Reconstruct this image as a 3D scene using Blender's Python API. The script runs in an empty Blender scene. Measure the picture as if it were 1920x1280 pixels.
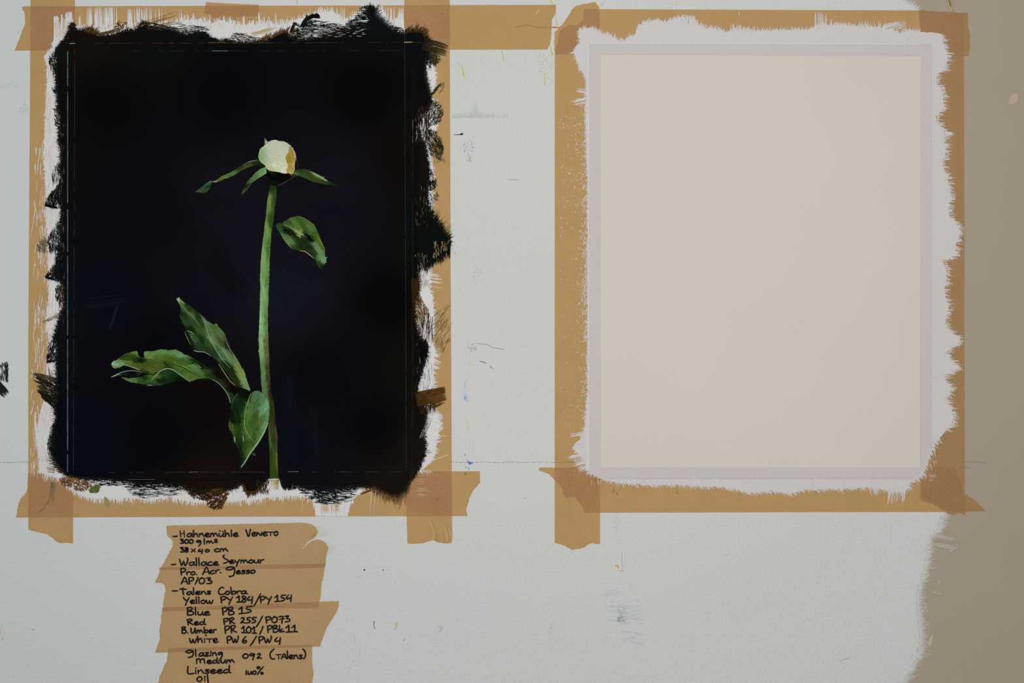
import bpy, math, random
import numpy as np
from mathutils import Vector
from mathutils.geometry import delaunay_2d_cdt

sc = bpy.context.scene
C = sc.collection
PPM = 1700.0            # one metre of wall measures 1700 units of the layout
Z0 = 1.5                # height of the middle of the picture above the floor

# ------------------------------------------------------------------ camera, world, light, exposure
cam = bpy.data.objects.new('camera', bpy.data.cameras.new('camera'))
C.objects.link(cam)
cam.data.lens = 50.0
cam.data.sensor_width = 36.0
cam.data.clip_start = 0.02
cam.location = (0, -(1920 / PPM) * 50 / 36, Z0)
cam.rotation_euler = (math.pi / 2, 0, 0)
sc.camera = cam

world = bpy.data.worlds.new('world')
sc.world = world
world.use_nodes = True
world.node_tree.nodes['Background'].inputs[0].default_value = (0.94, 0.97, 1.0, 1)
world.node_tree.nodes['Background'].inputs[1].default_value = 0.085


def area(name, loc, target, sx, sy, power, col):
    l = bpy.data.lights.new(name, 'AREA')
    l.shape = 'RECTANGLE'
    l.size, l.size_y = sx, sy
    l.energy = power
    l.color = col
    o = bpy.data.objects.new(name, l)
    C.objects.link(o)
    o.location = loc
    o.rotation_euler = (Vector(target) - Vector(loc)).to_track_quat('-Z', 'Y').to_euler()
    return o


area('vignette_light', (0.12, -1.70, 1.60), (0.10, 0, 1.5), 0.6, 0.7, 11.3, (0.99, 0.99, 0.985))  # added main light behind the camera, placed for brightness falling off toward the edges
area('side_window_light', (-3.7, -1.75, 2.5), (0.0, 0, 1.5), 1.0, 1.3, 46, (0.80, 0.94, 1.0))
area('warm_fill_light', (0.45, -2.0, 2.35), (0.15, 0, 1.6), 0.5, 0.4, 8.6, (1.0, 0.92, 0.76))  # added warm fill from the upper right; no lamp is modelled
sc.view_settings.view_transform = 'Standard'
sc.view_settings.look = 'None'
sc.view_settings.gamma = 1
sc.view_settings.exposure = 0.0
sc.view_settings.use_curve_mapping = False
sc.cycles.transparent_max_bounces = 16
sc.cycles.max_bounces = 6

# ------------------------------------------------------------------ helpers
rnd = random.Random(7)
LIT = 0.72
K = 0.6                 # scale of the stacking order, in millimetres
PAPERS = [(127, 82, 773, 898), (1103, 82, 1745, 897)]
RAMP = 2.6


def lin(v):
    v /= 255.0
    return v / 12.92 if v <= 0.04045 else ((v + 0.055) / 1.055) ** 2.4


def c(r, g, b):
    return tuple(min(0.9, lin(v) / LIT) for v in (r, g, b))


def mixc(a, b, t):
    return tuple(a[i] * (1 - t) + b[i] * t for i in range(3))


def jit(col, amt):
    k = 1 + rnd.uniform(-amt, amt)
    return tuple(max(0.0, min(0.9, v * k)) for v in col)


def bump(x, y):
    h = 0.0
    for x0, y0, x1, y1 in PAPERS:
        s = min(x - x0, x1 - x, y - y0, y1 - y)
        t = min(1.0, max(0.0, (s + RAMP) / RAMP))
        h = max(h, t * t * (3 - 2 * t))
    return 0.40 * h


def near_edge(x, y, r):
    for x0, y0, x1, y1 in PAPERS:
        if x0 - r < x < x1 + r and y0 - r < y < y1 + r:
            if not (x0 + r < x < x1 - r and y0 + r < y < y1 - r):
                return True
    return False


def wpos(x, y, d):
    return ((x - 960) / PPM, -d * K * 0.001, Z0 + (640 - y) / PPM)


def inside(P, loops):
    P = np.asarray(P, float)
    r = np.zeros(len(P), bool)
    for lp in loops:
        a = np.asarray(lp, float)
        b = np.roll(a, -1, axis=0)
        for (ax, ay), (bx, by) in zip(a, b):
            if ay == by:
                continue
            m = ((ay > P[:, 1]) != (by > P[:, 1]))
            r ^= m & (P[:, 0] < (bx - ax) * (P[:, 1] - ay) / (by - ay) + ax)
    return r


def area_of(p):
    return 0.5 * sum(p[i][0] * p[(i + 1) % len(p)][1] - p[(i + 1) % len(p)][0] * p[i][1] for i in range(len(p)))


def rough(pts, amp=0.8, step=3.0, closed=False, seed=None):
    """subdivide a polyline and shake it: torn or brushed edge"""
    r = random.Random(seed if seed is not None else int(pts[0][0] * 31 + pts[0][1] * 17))
    out = []
    n = len(pts)
    for i in range(n if closed else n - 1):
        a, b = pts[i], pts[(i + 1) % n]
        L = math.hypot(b[0] - a[0], b[1] - a[1])
        k = max(1, int(L / step))
        for j in range(k):
            t = j / k
            q = 0 if j == 0 else amp
            out.append((a[0] + (b[0] - a[0]) * t + r.uniform(-q, q), a[1] + (b[1] - a[1]) * t + r.uniform(-q, q)))
    if not closed:
        out.append(tuple(pts[-1]))
    return out


def smooth(pts, k=4, closed=False):
    n = len(pts)
    if n < 3:
        return list(pts)
    out = []
    g = (lambda i: pts[i % n]) if closed else (lambda i: pts[max(0, min(n - 1, i))])
    for i in range(n if closed else n - 1):
        p0, p1, p2, p3 = g(i - 1), g(i), g(i + 1), g(i + 2)
        for j in range(k):
            t = j / k
            out.append(tuple(0.5 * (2 * p1[q] + (p2[q] - p0[q]) * t + (2 * p0[q] - 5 * p1[q] + 4 * p2[q] - p3[q]) * t * t
                                    + (3 * p1[q] - p0[q] - 3 * p2[q] + p3[q]) * t ** 3) for q in (0, 1)))
    if not closed:
        out.append(tuple(pts[-1]))
    return out


class Mesh:
    def __init__(self):
        self.v, self.f, self.c = [], [], []

    def add(self, x, y, d, col):
        self.v.append(wpos(x, y, d))
        self.c.append((col[0], col[1], col[2], 1.0))
        return len(self.v) - 1

    def poly(self, outer, d, col, holes=(), grid=0, dfun=None, thick=0.1, ramps=True):
        """flat sheet following what lies under it; col may be a function of (x, y)"""
        cf = col if callable(col) else (lambda x, y: col)
        loops = [list(outer)] + [list(h) for h in holes]
        V, E = [], []
        for lp in loops:
            b = len(V)
            V += [Vector(p[:2]) for p in lp]
            E += [(b + i, b + (i + 1) % len(lp)) for i in range(len(lp))]
        xs = [p[0] for p in outer]
        ys = [p[1] for p in outer]
        bx0, bx1, by0, by1 = min(xs) - 1, max(xs) + 1, min(ys) - 1, max(ys) + 1

        def seg(x0, y0, x1, y1):
            x0, x1 = max(x0, bx0), min(x1, bx1)
            y0, y1 = max(y0, by0), min(y1, by1)
            if x0 > x1 or y0 > y1 or (x0 == x1 and y0 == y1):
                return
            b = len(V)
            V.extend([Vector((x0, y0)), Vector((x1, y1))])
            E.append((b, b + 1))
        if ramps:
            for x0, y0, x1, y1 in PAPERS:
                for o in (0, RAMP * 0.35, RAMP * 0.65, RAMP):
                    seg(x0 - o, y0 - o, x1 + o, y0 - o)
                    seg(x0 - o, y1 + o, x1 + o, y1 + o)
                    seg(x0 - o, y0 - o, x0 - o, y1 + o)
                    seg(x1 + o, y0 - o, x1 + o, y1 + o)
        if grid:
            gx = np.arange(bx0 + grid / 2, bx1, grid)
            gy = np.arange(by0 + grid / 2, by1, grid)
            P = [(x + rnd.uniform(-.2, .2) * grid, y + rnd.uniform(-.2, .2) * grid) for x in gx for y in gy]
            m = inside(P, loops)
            V += [Vector(p) for p, k in zip(P, m) if k]
        ov, oe, of = delaunay_2d_cdt(V, E, [], 0, 1e-4)[:3]
        if not of:
            return
        cen = [((ov[f[0]].x + ov[f[1]].x + ov[f[2]].x) / 3, (ov[f[0]].y + ov[f[1]].y + ov[f[2]].y) / 3) for f in of]
        keep = inside(cen, loops)
        tris = [f for f, k in zip(of, keep) if k]
        used = sorted({i for f in tris for i in f})
        df = dfun or (lambda x, y: d + bump(x, y))
        mp = {i: self.add(ov[i].x, ov[i].y, df(ov[i].x, ov[i].y), cf(ov[i].x, ov[i].y)) for i in used}
        cnt = {}
        for f in tris:
            a, b, q = f
            if (ov[b].x - ov[a].x) * (ov[q].y - ov[a].y) - (ov[b].y - ov[a].y) * (ov[q].x - ov[a].x) > 0:
                f = [a, q, b]           # y runs down in the layout: keep normals facing the room
            self.f.append(tuple(mp[i] for i in f))
            for i in range(3):
                e = (f[i], f[(i + 1) % 3])
                k = (min(e), max(e))
                cnt[k] = None if k in cnt else e
        if thick:
            bk = {}
            for e in cnt.values():
                if e is None:
                    continue
                for i in e:
                    if i not in bk:
                        bk[i] = self.add(ov[i].x, ov[i].y, df(ov[i].x, ov[i].y) - thick, cf(ov[i].x, ov[i].y))
                self.f.append((mp[e[1]], mp[e[0]], bk[e[0]], bk[e[1]]))

    def ribbon(self, pts, ws, d, col, col2=None):
        """one bristle mark: a thin strip of paint along pts with widths ws"""
        if near_edge(pts[0][0], pts[0][1], 6) or near_edge(pts[-1][0], pts[-1][1], 6) or \
                bump(*pts[0]) != bump(*pts[-1]):
            q, w2 = [], []
            for i in range(len(pts) - 1):
                a, b = pts[i], pts[i + 1]
                k = max(1, int(math.hypot(b[0] - a[0], b[1] - a[1]) / 1.3))
                for j in range(k):
                    t = j / k
                    q.append((a[0] + (b[0] - a[0]) * t, a[1] + (b[1] - a[1]) * t))
                    w2.append(ws[i] + (ws[i + 1] - ws[i]) * t)
            q.append(pts[-1])
            w2.append(ws[-1])
            pts, ws = q, w2
        n = len(pts)
        d += rnd.uniform(0, 0.03)
        prev = None
        for i in range(n):
            a, b = pts[max(0, i - 1)], pts[min(n - 1, i + 1)]
            L = math.hypot(b[0] - a[0], b[1] - a[1]) or 1
            nx, ny = -(b[1] - a[1]) / L, (b[0] - a[0]) / L
            h = ws[i] / 2
            x, y = pts[i]
            cc = col if col2 is None else mixc(col, col2, i / (n - 1))
            z = d + max(bump(x, y), bump(x + nx * h, y + ny * h), bump(x - nx * h, y - ny * h))
            l = self.add(x + nx * h, y + ny * h, z, cc)
            r = self.add(x - nx * h, y - ny * h, z, cc)
            if prev:
                self.f.append((prev[0], l, r, prev[1]))
            prev = (l, r)

    def bristle(self, x, y, ang, L, w, d, col, col2=None, curve=0.0, taper=0.15):
        p = []
        for t in (0, .35, .7, 1):
            a = ang + curve * t
            p.append((x + math.cos(a) * L * t, y + math.sin(a) * L * t))
        self.ribbon(p, [w * .7, w, w * .8, w * taper], d, col, col2)

    def fringe(self, line, d, col, L=(3, 9), w=(.7, 1.6), dens=0.9, ang=None, skew=0.0, spread=0.25, side=1, inset=1.5, fade=None):
        """bristle ends sticking out of an edge; side=1: to the left of the walking direction on the page"""
        for i in range(len(line) - 1):
            a, b = line[i], line[i + 1]
            S = math.hypot(b[0] - a[0], b[1] - a[1])
            if S < 1e-6:
                continue
            nrm = math.atan2(-(b[0] - a[0]) * side, (b[1] - a[1]) * side)
            k = S * dens
            n = int(k) + (rnd.random() < k - int(k))
            for _ in range(n):
                t = rnd.random()
                g = (nrm + skew if ang is None else ang) + rnd.gauss(0, spread)
                l = rnd.uniform(*L) * rnd.uniform(.5, 1.1)
                x = a[0] + (b[0] - a[0]) * t - math.cos(g) * inset
                y = a[1] + (b[1] - a[1]) * t - math.sin(g) * inset
                cc = jit(col, .06)
                self.bristle(x, y, g, l + inset, rnd.uniform(*w), d, cc, mixc(cc, fade, .6) if fade else None, rnd.gauss(0, .08))

    def dry(self, poly, ang, n, d, col, L=(5, 12), w=(.6, 1.3), spread=0.06, cols=None):
        """dry-brush marks scattered over an area, all in one direction"""
        xs = [p[0] for p in poly]
        ys = [p[1] for p in poly]
        P = [(rnd.uniform(min(xs), max(xs)), rnd.uniform(min(ys), max(ys))) for _ in range(n * 4)]
        m = inside(P, [poly])
        k = 0
        for p, ok in zip(P, m):
            if not ok:
                continue
            k += 1
            if k > n:
                break
            g = ang + rnd.gauss(0, spread)
            l = rnd.uniform(*L)
            cc = jit(rnd.choice(cols) if cols else col, .08)
            self.bristle(p[0] - math.cos(g) * l / 2, p[1] - math.sin(g) * l / 2, g, l, rnd.uniform(*w), d, cc, None, rnd.gauss(0, .06), .3)

    def brush(self, x0, y0, x1, y1, W, n, d, col, col2=None, w=(.7, 1.6), bend=0.0, ragged=.35, gaps=.3):
        """one pull of a flat brush: n bristle tracks side by side"""
        L = math.hypot(x1 - x0, y1 - y0)
        ux, uy = (x1 - x0) / L, (y1 - y0) / L
        for _ in range(n):
            o = rnd.uniform(-.5, .5) * W
            s, e = rnd.uniform(0, .12), 1 - rnd.random() ** 2 * ragged
            runs = [(s, e)]
            if rnd.random() < gaps:
                mid = rnd.uniform(s + .2, max(s + .25, e - .1))
                runs = [(s, mid - rnd.uniform(.02, .08)), (mid, e)]
            cc = jit(col, .08)
            for s_, e_ in runs:
                if e_ - s_ < .04:
                    continue
                p, ws = [], []
                ww = rnd.uniform(*w)
                for j in range(5):
                    t = s_ + (e_ - s_) * j / 4
                    b = bend * (t * t) * L + rnd.gauss(0, .15)
                    p.append((x0 + ux * L * t - uy * (o + b), y0 + uy * L * t + ux * (o + b)))
                    ws.append(ww * (1, 1, .95, .8, .25)[j])
                self.ribbon(p, ws, d, cc, col2)

    def blob(self, x, y, rx, ry, d, col, n=9, amp=.35, rot=0.0):
        p = []
        for i in range(n):
            a = 2 * math.pi * i / n
            r = 1 + rnd.uniform(-amp, amp)
            u, v = math.cos(a) * rx * r, math.sin(a) * ry * r
            p.append((x + u * math.cos(rot) - v * math.sin(rot), y + u * math.sin(rot) + v * math.cos(rot)))
        ids = [self.add(q[0], q[1], d + bump(x, y), col) for q in p]
        ce = self.add(x, y, d + .02 + bump(x, y), col)
        for i in range(n):
            self.f.append((ce, ids[(i + 1) % n], ids[i]))

    def build(self, name, mat, parent=None, label=None, stuff=False):
        me = bpy.data.meshes.new(name)
        me.from_pydata(self.v, [], self.f)
        me.update()
        at = me.color_attributes.new('Pigment', 'FLOAT_COLOR', 'POINT')
        at.data.foreach_set('color', np.asarray(self.c, np.float32).ravel())
        me.materials.append(mat)
        o = bpy.data.objects.new(name, me)
        C.objects.link(o)
        if parent is not None:
            o.parent = parent
            o.matrix_parent_inverse = parent.matrix_world.inverted()
        if label:
            o['label'] = label
        if stuff:
            o['kind'] = 'stuff'
        return o


def tag(o, label, cat, group=None):
    o['label'] = label
    o['category'] = cat
    if group:
        o['group'] = group
    return o


def empty(name, x, y, label, cat, group=None):
    o = bpy.data.objects.new(name, None)
    o.location = wpos(x, y, 0)
    o.empty_display_size = .05
    C.objects.link(o)
    bpy.context.view_layer.update()
    return tag(o, label, cat, group)


def idw(cps, p=3.0, ang=None, stretch=1.0):
    A = np.array([(a[0], a[1]) for a in cps], float)
    V = np.array([c(*a[2]) for a in cps])

    def f(x, y):
        dx, dy = A[:, 0] - x, A[:, 1] - y
        if ang is not None:                 # colours run along the strokes
            a = ang(x, y) if callable(ang) else ang
            dx, dy = (dx * math.cos(a) + dy * math.sin(a)) * stretch, -dx * math.sin(a) + dy * math.cos(a)
        w = 1.0 / ((dx ** 2 + dy ** 2) ** (p / 2) + 1e-3)
        return tuple((w[:, None] * V).sum(0) / w.sum())
    return f


# ------------------------------------------------------------------ materials
def material(name):
    m = bpy.data.materials.new(name)
    m.use_nodes = True
    return m, m.node_tree.nodes, m.node_tree.links, m.node_tree.nodes['Principled BSDF']


def noise(N, Lk, scale, detail=3, rough_=.6, vec=None):
    tc = N.new('ShaderNodeTexCoord')
    n = N.new('ShaderNodeTexNoise')
    n.inputs['Scale'].default_value = scale
    n.inputs['Detail'].default_value = detail
    n.inputs['Roughness'].default_value = rough_
    if vec:
        mp = N.new('ShaderNodeMapping')
        mp.inputs['Scale'].default_value = vec
        Lk.new(tc.outputs['Object'], mp.inputs[0])
        Lk.new(mp.outputs[0], n.inputs['Vector'])
    else:
        Lk.new(tc.outputs['Object'], n.inputs['Vector'])
    return n


def add_bump(N, Lk, b, src, strength, dist):
    bp = N.new('ShaderNodeBump')
    bp.inputs['Strength'].default_value = strength
    bp.inputs['Distance'].default_value = dist
    Lk.new(src, bp.inputs['Height'])
    Lk.new(bp.outputs[0], b.inputs['Normal'])
    return bp


def ramp2(N, Lk, src, p0, c0, p1, c1):
    r = N.new('ShaderNodeValToRGB')
    r.color_ramp.elements[0].position, r.color_ramp.elements[0].color = p0, (*c0, 1)
    r.color_ramp.elements[1].position, r.color_ramp.elements[1].color = p1, (*c1, 1)
    Lk.new(src, r.inputs[0])
    return r


def wall_mat(name, c0, c1, scale=330, st=.38):
    m, N, L, b = material(name)
    n1 = noise(N, L, 2.5, 4)
    r = ramp2(N, L, n1.outputs[0], .3, c0, .7, c1)
    L.new(r.outputs[0], b.inputs['Base Color'])
    b.inputs['Roughness'].default_value = .75
    b.inputs['Specular IOR Level'].default_value = .2
    n2 = noise(N, L, scale, 3, .55)
    add_bump(N, L, b, n2.outputs[0], st, .0016)
    return m


M_beige = wall_mat('beige_wall_paint', c(158, 147, 132), c(163, 151, 135), 420, .14)
M_white = wall_mat('white_wall_paint', c(197, 199, 201), c(200, 201, 202))


def pigment_mat(name, rgh, spec, bump_scale=700, st=.25, dist=.0004, vec=None):
    m, N, L, b = material(name)
    a = N.new('ShaderNodeAttribute')
    a.attribute_name = 'Pigment'
    L.new(a.outputs['Color'], b.inputs['Base Color'])
    b.inputs['Roughness'].default_value = rgh
    b.inputs['Specular IOR Level'].default_value = spec
    n = noise(N, L, bump_scale, 2, .5, vec)
    add_bump(N, L, b, n.outputs[0], st, dist)
    return m


M_gesso = pigment_mat('white_gesso', .75, .2)
M_black = pigment_mat('black_oil_paint', .8, .0, 260, .15, .0006, (1, 1, .25))
M_oil = pigment_mat('oil_paint', .7, .02, 500, .2, .0005)
M_mark = pigment_mat('dried_paint_mark', .7, .1)
M_ink = pigment_mat('marker_ink', .5, .2, 900, .1, .0002)

m, N, L, b = material('cream_paper')
n1 = noise(N, L, 4, 3)
r = ramp2(N, L, n1.outputs[0], .3, c(200, 196, 187), .7, c(203, 199, 190))
L.new(r.outputs[0], b.inputs['Base Color'])
b.inputs['Roughness'].default_value = .85
b.inputs['Specular IOR Level'].default_value = .1
n2 = noise(N, L, 260, 3, .6)
add_bump(N, L, b, n2.outputs[0], .25, .0008)
M_paper = m


def tape_mat(name, a0, a1, thr):
    m, N, L, b = material(name)
    n1 = noise(N, L, 900, 3, .7)
    n3 = noise(N, L, 22, 3, .6)
    ad = N.new('ShaderNodeMath')
    ad.operation = 'MULTIPLY_ADD'
    L.new(n3.outputs[0], ad.inputs[0])
    ad.inputs[1].default_value = .35
    L.new(n1.outputs[0], ad.inputs[2])
    r = ramp2(N, L, ad.outputs[0], .45, a0, .9, a1)
    L.new(r.outputs[0], b.inputs['Base Color'])
    b.inputs['Roughness'].default_value = .55
    b.inputs['Specular IOR Level'].default_value = .15
    add_bump(N, L, b, n1.outputs[0], .15, .0003)
    t = N.new('ShaderNodeBsdfTransparent')          # kraft paper tape lets some of the wall through
    t.inputs[0].default_value = (*thr, 1)
    mx = N.new('ShaderNodeMixShader')
    mx.inputs[0].default_value = .42
    L.new(t.outputs[0], mx.inputs[1])
    L.new(b.outputs[0], mx.inputs[2])
    L.new(mx.outputs[0], N['Material Output'].inputs['Surface'])
    return m


M_tape = tape_mat('kraft_tape', (.50, .36, .20), (.76, .54, .33), (1.0, .755, .40))
M_note = tape_mat('kraft_note_tape', (.47, .36, .22), (.71, .53, .35), (1.0, .77, .45))

# ------------------------------------------------------------------ the room
def box(name, x0, y0, z0, x1, y1, z1, mat, kind='structure'):
    v = [(x, y, z) for x in (x0, x1) for y in (y0, y1) for z in (z0, z1)]
    f = [(0, 1, 3, 2), (4, 6, 7, 5), (0, 4, 5, 1), (2, 3, 7, 6), (0, 2, 6, 4), (1, 5, 7, 3)]
    me = bpy.data.meshes.new(name)
    me.from_pydata(v, [], f)
    me.materials.append(mat)
    o = bpy.data.objects.new(name, me)
    C.objects.link(o)
    if kind:
        o['kind'] = kind
    return o


wall = box('wall_back', -2.6, 0, 0, 2.6, .12, 2.7, M_beige)
mf, N, L, b = material('floor_boards')
nf = noise(N, L, 3, 4, .6, (1, 14, 1))
rf = ramp2(N, L, nf.outputs[0], .3, (.25, .17, .10), .7, (.36, .26, .16))
L.new(rf.outputs[0], b.inputs['Base Color'])
b.inputs['Roughness'].default_value = .5
box('floor', -2.6, -3.6, -.1, 2.6, .12, 0, mf)
box('baseboard_back', -2.6, -.018, 0, 2.6, 0, .09, M_white)

# white wall paint, rolled on up to a ragged edge on the right
edge = [(1690, -2000), (1700, -1200), (1675, -500), (1690, -120), (1676, -30), (1690, 0), (1722, 19), (1727, 60), (1727, 300), (1727, 700), (1728, 932),
        (1771, 958), (1765, 976), (1760, 994), (1747, 1004), (1742, 1016), (1740, 1035), (1736, 1060), (1731, 1085), (1723, 1106),
        (1722, 1130), (1724, 1160), (1727, 1190), (1727, 1210), (1722, 1230), (1712, 1250), (1700, 1270), (1688, 1292),
        (1680, 1500), (1700, 2200), (1690, 3030)]
wp = Mesh()
e2 = rough(edge[:4], 4, 60) + rough(edge[4:27], 1.1, 3) + rough(edge[27:], 4, 60)
wp.poly([(-3400, 3030), (-3400, -2000)] + e2, .02, c(200, 200, 200), thick=.02, ramps=False, dfun=lambda x, y: .02)
white_paint = wp.build('white_paint', M_white, wall)

fr = Mesh()
wc = c(199, 200, 207)
vis = edge[11:28]
fr.fringe(vis, .06, wc, (4, 13), (.6, 1.7), 1.6, ang=-.15, spread=.35, inset=3, fade=c(176, 170, 162))
fr.fringe(vis, .05, c(186, 181, 178), (8, 26), (.5, 1.3), 2.2, ang=-.5, spread=.55, inset=5, fade=c(166, 157, 146))
fr.fringe(vis, .06, wc, (2, 7), (.5, 1.2), 1.6, ang=-.9, spread=.3, inset=3, fade=c(172, 165, 155))
fr.fringe(edge[3:7], .06, wc, (6, 16), (.6, 1.8), 1.2, ang=-.5, spread=.4, inset=4, fade=c(176, 170, 162))
for (x0, y0, x1, y1, W, n) in [(1752, 1004, 1802, 1013, 4, 7), (1755, 1020, 1794, 1027, 6, 9), (1780, 1034, 1795, 1025, 3, 4),
                               (1757, 1097, 1764, 1086, 1.5, 3), (1741, 1210, 1748, 1188, 8, 9), (1746, 1108, 1768, 1114, 2, 3),
                               (1760, 978, 1780, 981, 4, 6), (1735, 1130, 1740, 1148, 8, 6), (1722, 1240, 1735, 1225, 6, 6), (1705, 1275, 1722, 1266, 8, 8)]:
    fr.brush(x0, y0, x1, y1, W, n, .06, c(180, 174, 166), None, (.5, 1.0))
fr.build('brushed_paint_edge', M_gesso, wall, stuff=True)
lav = Mesh()
for q in range(90):
    y = rnd.uniform(970, 1280)
    x = rnd.uniform(1650, 1705)
    lav.bristle(x, y, rnd.uniform(-.25, .25), rnd.uniform(10, 28), rnd.uniform(1, 3), .05, c(198, 199, 207), c(199, 201, 206))
lav.build('brushed_second_coat', M_gesso, wall, stuff=True)

# ------------------------------------------------------------------ marks on the wall
def mark(name, fn, label=None):
    k = Mesh()
    fn(k)
    return k.build(name, M_mark, wall, label, len(k.f) > 12)


def pencil(k):
    col = c(112, 114, 118)
    for a, b_ in ((-60, 53), (845, 1092), (1807, 1847)):
        x = a
        while x < b_:
            l = rnd.uniform(2, 9)
            y = 866.3 + math.sin(x * .11) * .5
            t = rnd.random()
            k.ribbon([(x, y + rnd.uniform(-.4, .4)), (x + l / 2, y + rnd.uniform(-.5, .5)), (min(x + l, b_ + 2), y + rnd.uniform(-.4, .4))],
                     [.5, .55 + .7 * t * t, .4], .05, jit(col, .3))
            x += l + (rnd.uniform(0, 2.5) if rnd.random() < .5 else 0)
    k.ribbon([(1809, 875), (1814, 877), (1821, 876)], [.7, .9, .3], .05, col)


mark('pencil_line', pencil, 'thin grey level line drawn across the wall')


def speck_area(poly, n, cols, r=(.35, .9)):
    def f(k):
        xs = [p[0] for p in poly]
        ys = [p[1] for p in poly]
        P = [(rnd.uniform(min(xs), max(xs)), rnd.uniform(min(ys), max(ys))) for _ in range(n * 3)]
        for p, ok in list(zip(P, inside(P, [poly])))[:n * 2]:
            if ok:
                k.blob(p[0], p[1], rnd.uniform(*r), rnd.uniform(*r) * 1.3, .05, rnd.choice(cols), 6)
    return f


def drip(pts, w, col):
    def f(k):
        k.ribbon(rough(pts, .5, 3), [w * rnd.uniform(.5, 1.1) for _ in rough(pts, .5, 3)], .05, col)
        for p in pts:
            k.blob(p[0] + rnd.uniform(-1, 1), p[1] + rnd.uniform(-2, 2), w * .6, w * .9, .05, col, 7)
    return f


lime, lime2, gcol = c(178, 186, 70), c(190, 196, 120), c(188, 194, 190)
def smudge(k):
    p = rough([(-8, 684), (0, 682), (15, 681), (15, 698), (14, 714), (6, 712), (-8, 714)], .8, 3, True, 5)
    k.dry(p, 1.57, 150, .06, c(40, 48, 50), (3, 9), (.6, 1.6), .2)
    k.dry([(9, 682), (15, 681), (15, 714), (11, 712)], 1.57, 60, .07, c(24, 28, 30), (4, 12), (.7, 1.6), .1)
    k.brush(-8, 717, 13, 741, 16, 46, .06, c(22, 26, 27), None, (.8, 1.8))
    k.brush(-8, 722, 8, 734, 16, 26, .07, c(22, 26, 27), None, (1, 2))
mark('black_paint_smudge', smudge, 'black dry brush smudge on the left side of the wall')
mark('black_paint_dash', lambda k: (k.ribbon([(850, 252), (856, 252.6), (863, 252), (869, 251.5)], [.6, 1.4, 1.6, .8], .05, c(30, 32, 35)),
                                    k.blob(865.5, 251.3, 3.2, 1.9, .06, c(24, 26, 29), 10, .2)))
mark('grey_paint_smear', lambda k: [k.bristle(848 + i * .42, 221 + rnd.uniform(-1.5, 1), -1.57 + rnd.gauss(0, .03),
     3 + 9 * rnd.random() + 30 * math.exp(-((848 + i * .42 - 891) / 5.5) ** 2) * rnd.random() + 8 * math.exp(-((848 + i * .42 - 895) / 20) ** 2) * rnd.random(),
     rnd.uniform(.5, 1.3), .05, jit(c(174, 182, 180), .04), c(190, 194, 193)) for i in range(250) if rnd.random() < 1.1 - i / 280])
mark('grey_paint_smear', lambda k: (k.dry([(1138, 1105), (1165, 1108), (1204, 1140), (1206, 1170), (1180, 1172), (1142, 1165)], 0.02, 120, .05, c(184, 190, 193), (6, 22), (.6, 1.5)),
                                    k.dry([(1160, 1135), (1172, 1135), (1176, 1168), (1158, 1166)], .02, 60, .06, c(168, 176, 177), (4, 10), (.6, 1.4)),
                                    k.dry([(1155, 1157), (1168, 1155), (1172, 1165), (1158, 1166)], .02, 22, .07, c(138, 148, 146), (3, 6), (.6, 1.3)),
                                    k.dry([(1165, 1180), (1200, 1185), (1204, 1209), (1172, 1205)], .02, 40, .05, c(183, 187, 192), (6, 20), (.6, 1.3))),
     'faint grey green smear low on the white wall')
mark('violet_paint_specks', speck_area([(868, 268), (884, 262), (890, 280), (884, 304), (872, 300)], 60, [c(150, 146, 158), c(170, 168, 176), c(120, 116, 132)], (.3, 1.0)))
mark('green_paint_specks', speck_area([(850, 97), (1038, 97), (1038, 160), (1015, 150), (960, 130), (870, 165), (850, 150)], 230, [lime2, c(184, 192, 150), c(170, 184, 140)], (.3, .75)))
mark('green_paint_specks', speck_area([(1000, 97), (1038, 97), (1036, 165), (1020, 160), (1010, 130)], 90, [lime2, c(170, 180, 110), c(160, 180, 130)], (.35, .95)))
mark('lime_paint_drip', drip([(865, 124), (867, 131), (869, 138), (870, 144)], 1.9, lime))
mark('lime_paint_drip', drip([(858, 118), (859, 123)], 1.2, lime))
mark('lime_paint_drip', drip([(941, 96), (943, 105), (944, 114)], 1.1, c(150, 170, 90)))
mark('lime_paint_drip', drip([(1029, -4), (1034, 4), (1037, 10)], 2.0, lime))
mark('lime_paint_drip', drip([(1042, 28), (1044, 38), (1046, 47)], 1.6, lime))
mark('lime_paint_drip', drip([(1030, 83), (1033, 92), (1036, 104)], 2.4, lime))
mark('lime_paint_drip', drip([(1021, 140), (1022, 152), (1022, 159)], 1.6, lime))
mark('lime_paint_drip', drip([(1075, 10), (1076, 14)], 1.2, lime))
mark('green_paint_drip', drip([(556, -4), (557, 2), (557, 7)], 1.3, c(140, 165, 100)))
mark('orange_paint_tick', lambda k: k.ribbon([(1033, 51), (1040, 51.3), (1048, 51.5)], [1.6, 2.8, 2.2], .05, c(205, 90, 35)))
mark('brown_paint_dash', lambda k: [k.blob(952 + i * 2, 337 + rnd.uniform(-.6, .6), 1.3, .6, .05, c(140, 122, 118), 6) for i in range(10)])
mark('pencil_scratch', lambda k: k.ribbon(rough([(893, 643), (912, 646), (925, 652), (946, 655)], .5, 4), [.8] * len(rough([(893, 643), (912, 646), (925, 652), (946, 655)], .5, 4)), .05, c(105, 106, 110)))
mark('pencil_scratch', lambda k: k.ribbon([(899, 677), (906, 678.5), (913, 681)], [1, 1.3, .9], .05, c(95, 95, 98)))
mark('blue_paint_tick', lambda k: k.ribbon([(917, 685), (921, 688.5), (926, 693)], [.5, 2, .4], .05, c(120, 140, 175)))
mark('violet_paint_specks', speck_area([(874, 640), (892, 642), (895, 660), (876, 658)], 26, [c(150, 150, 158), c(120, 120, 130)], (.3, .9)))
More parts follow.
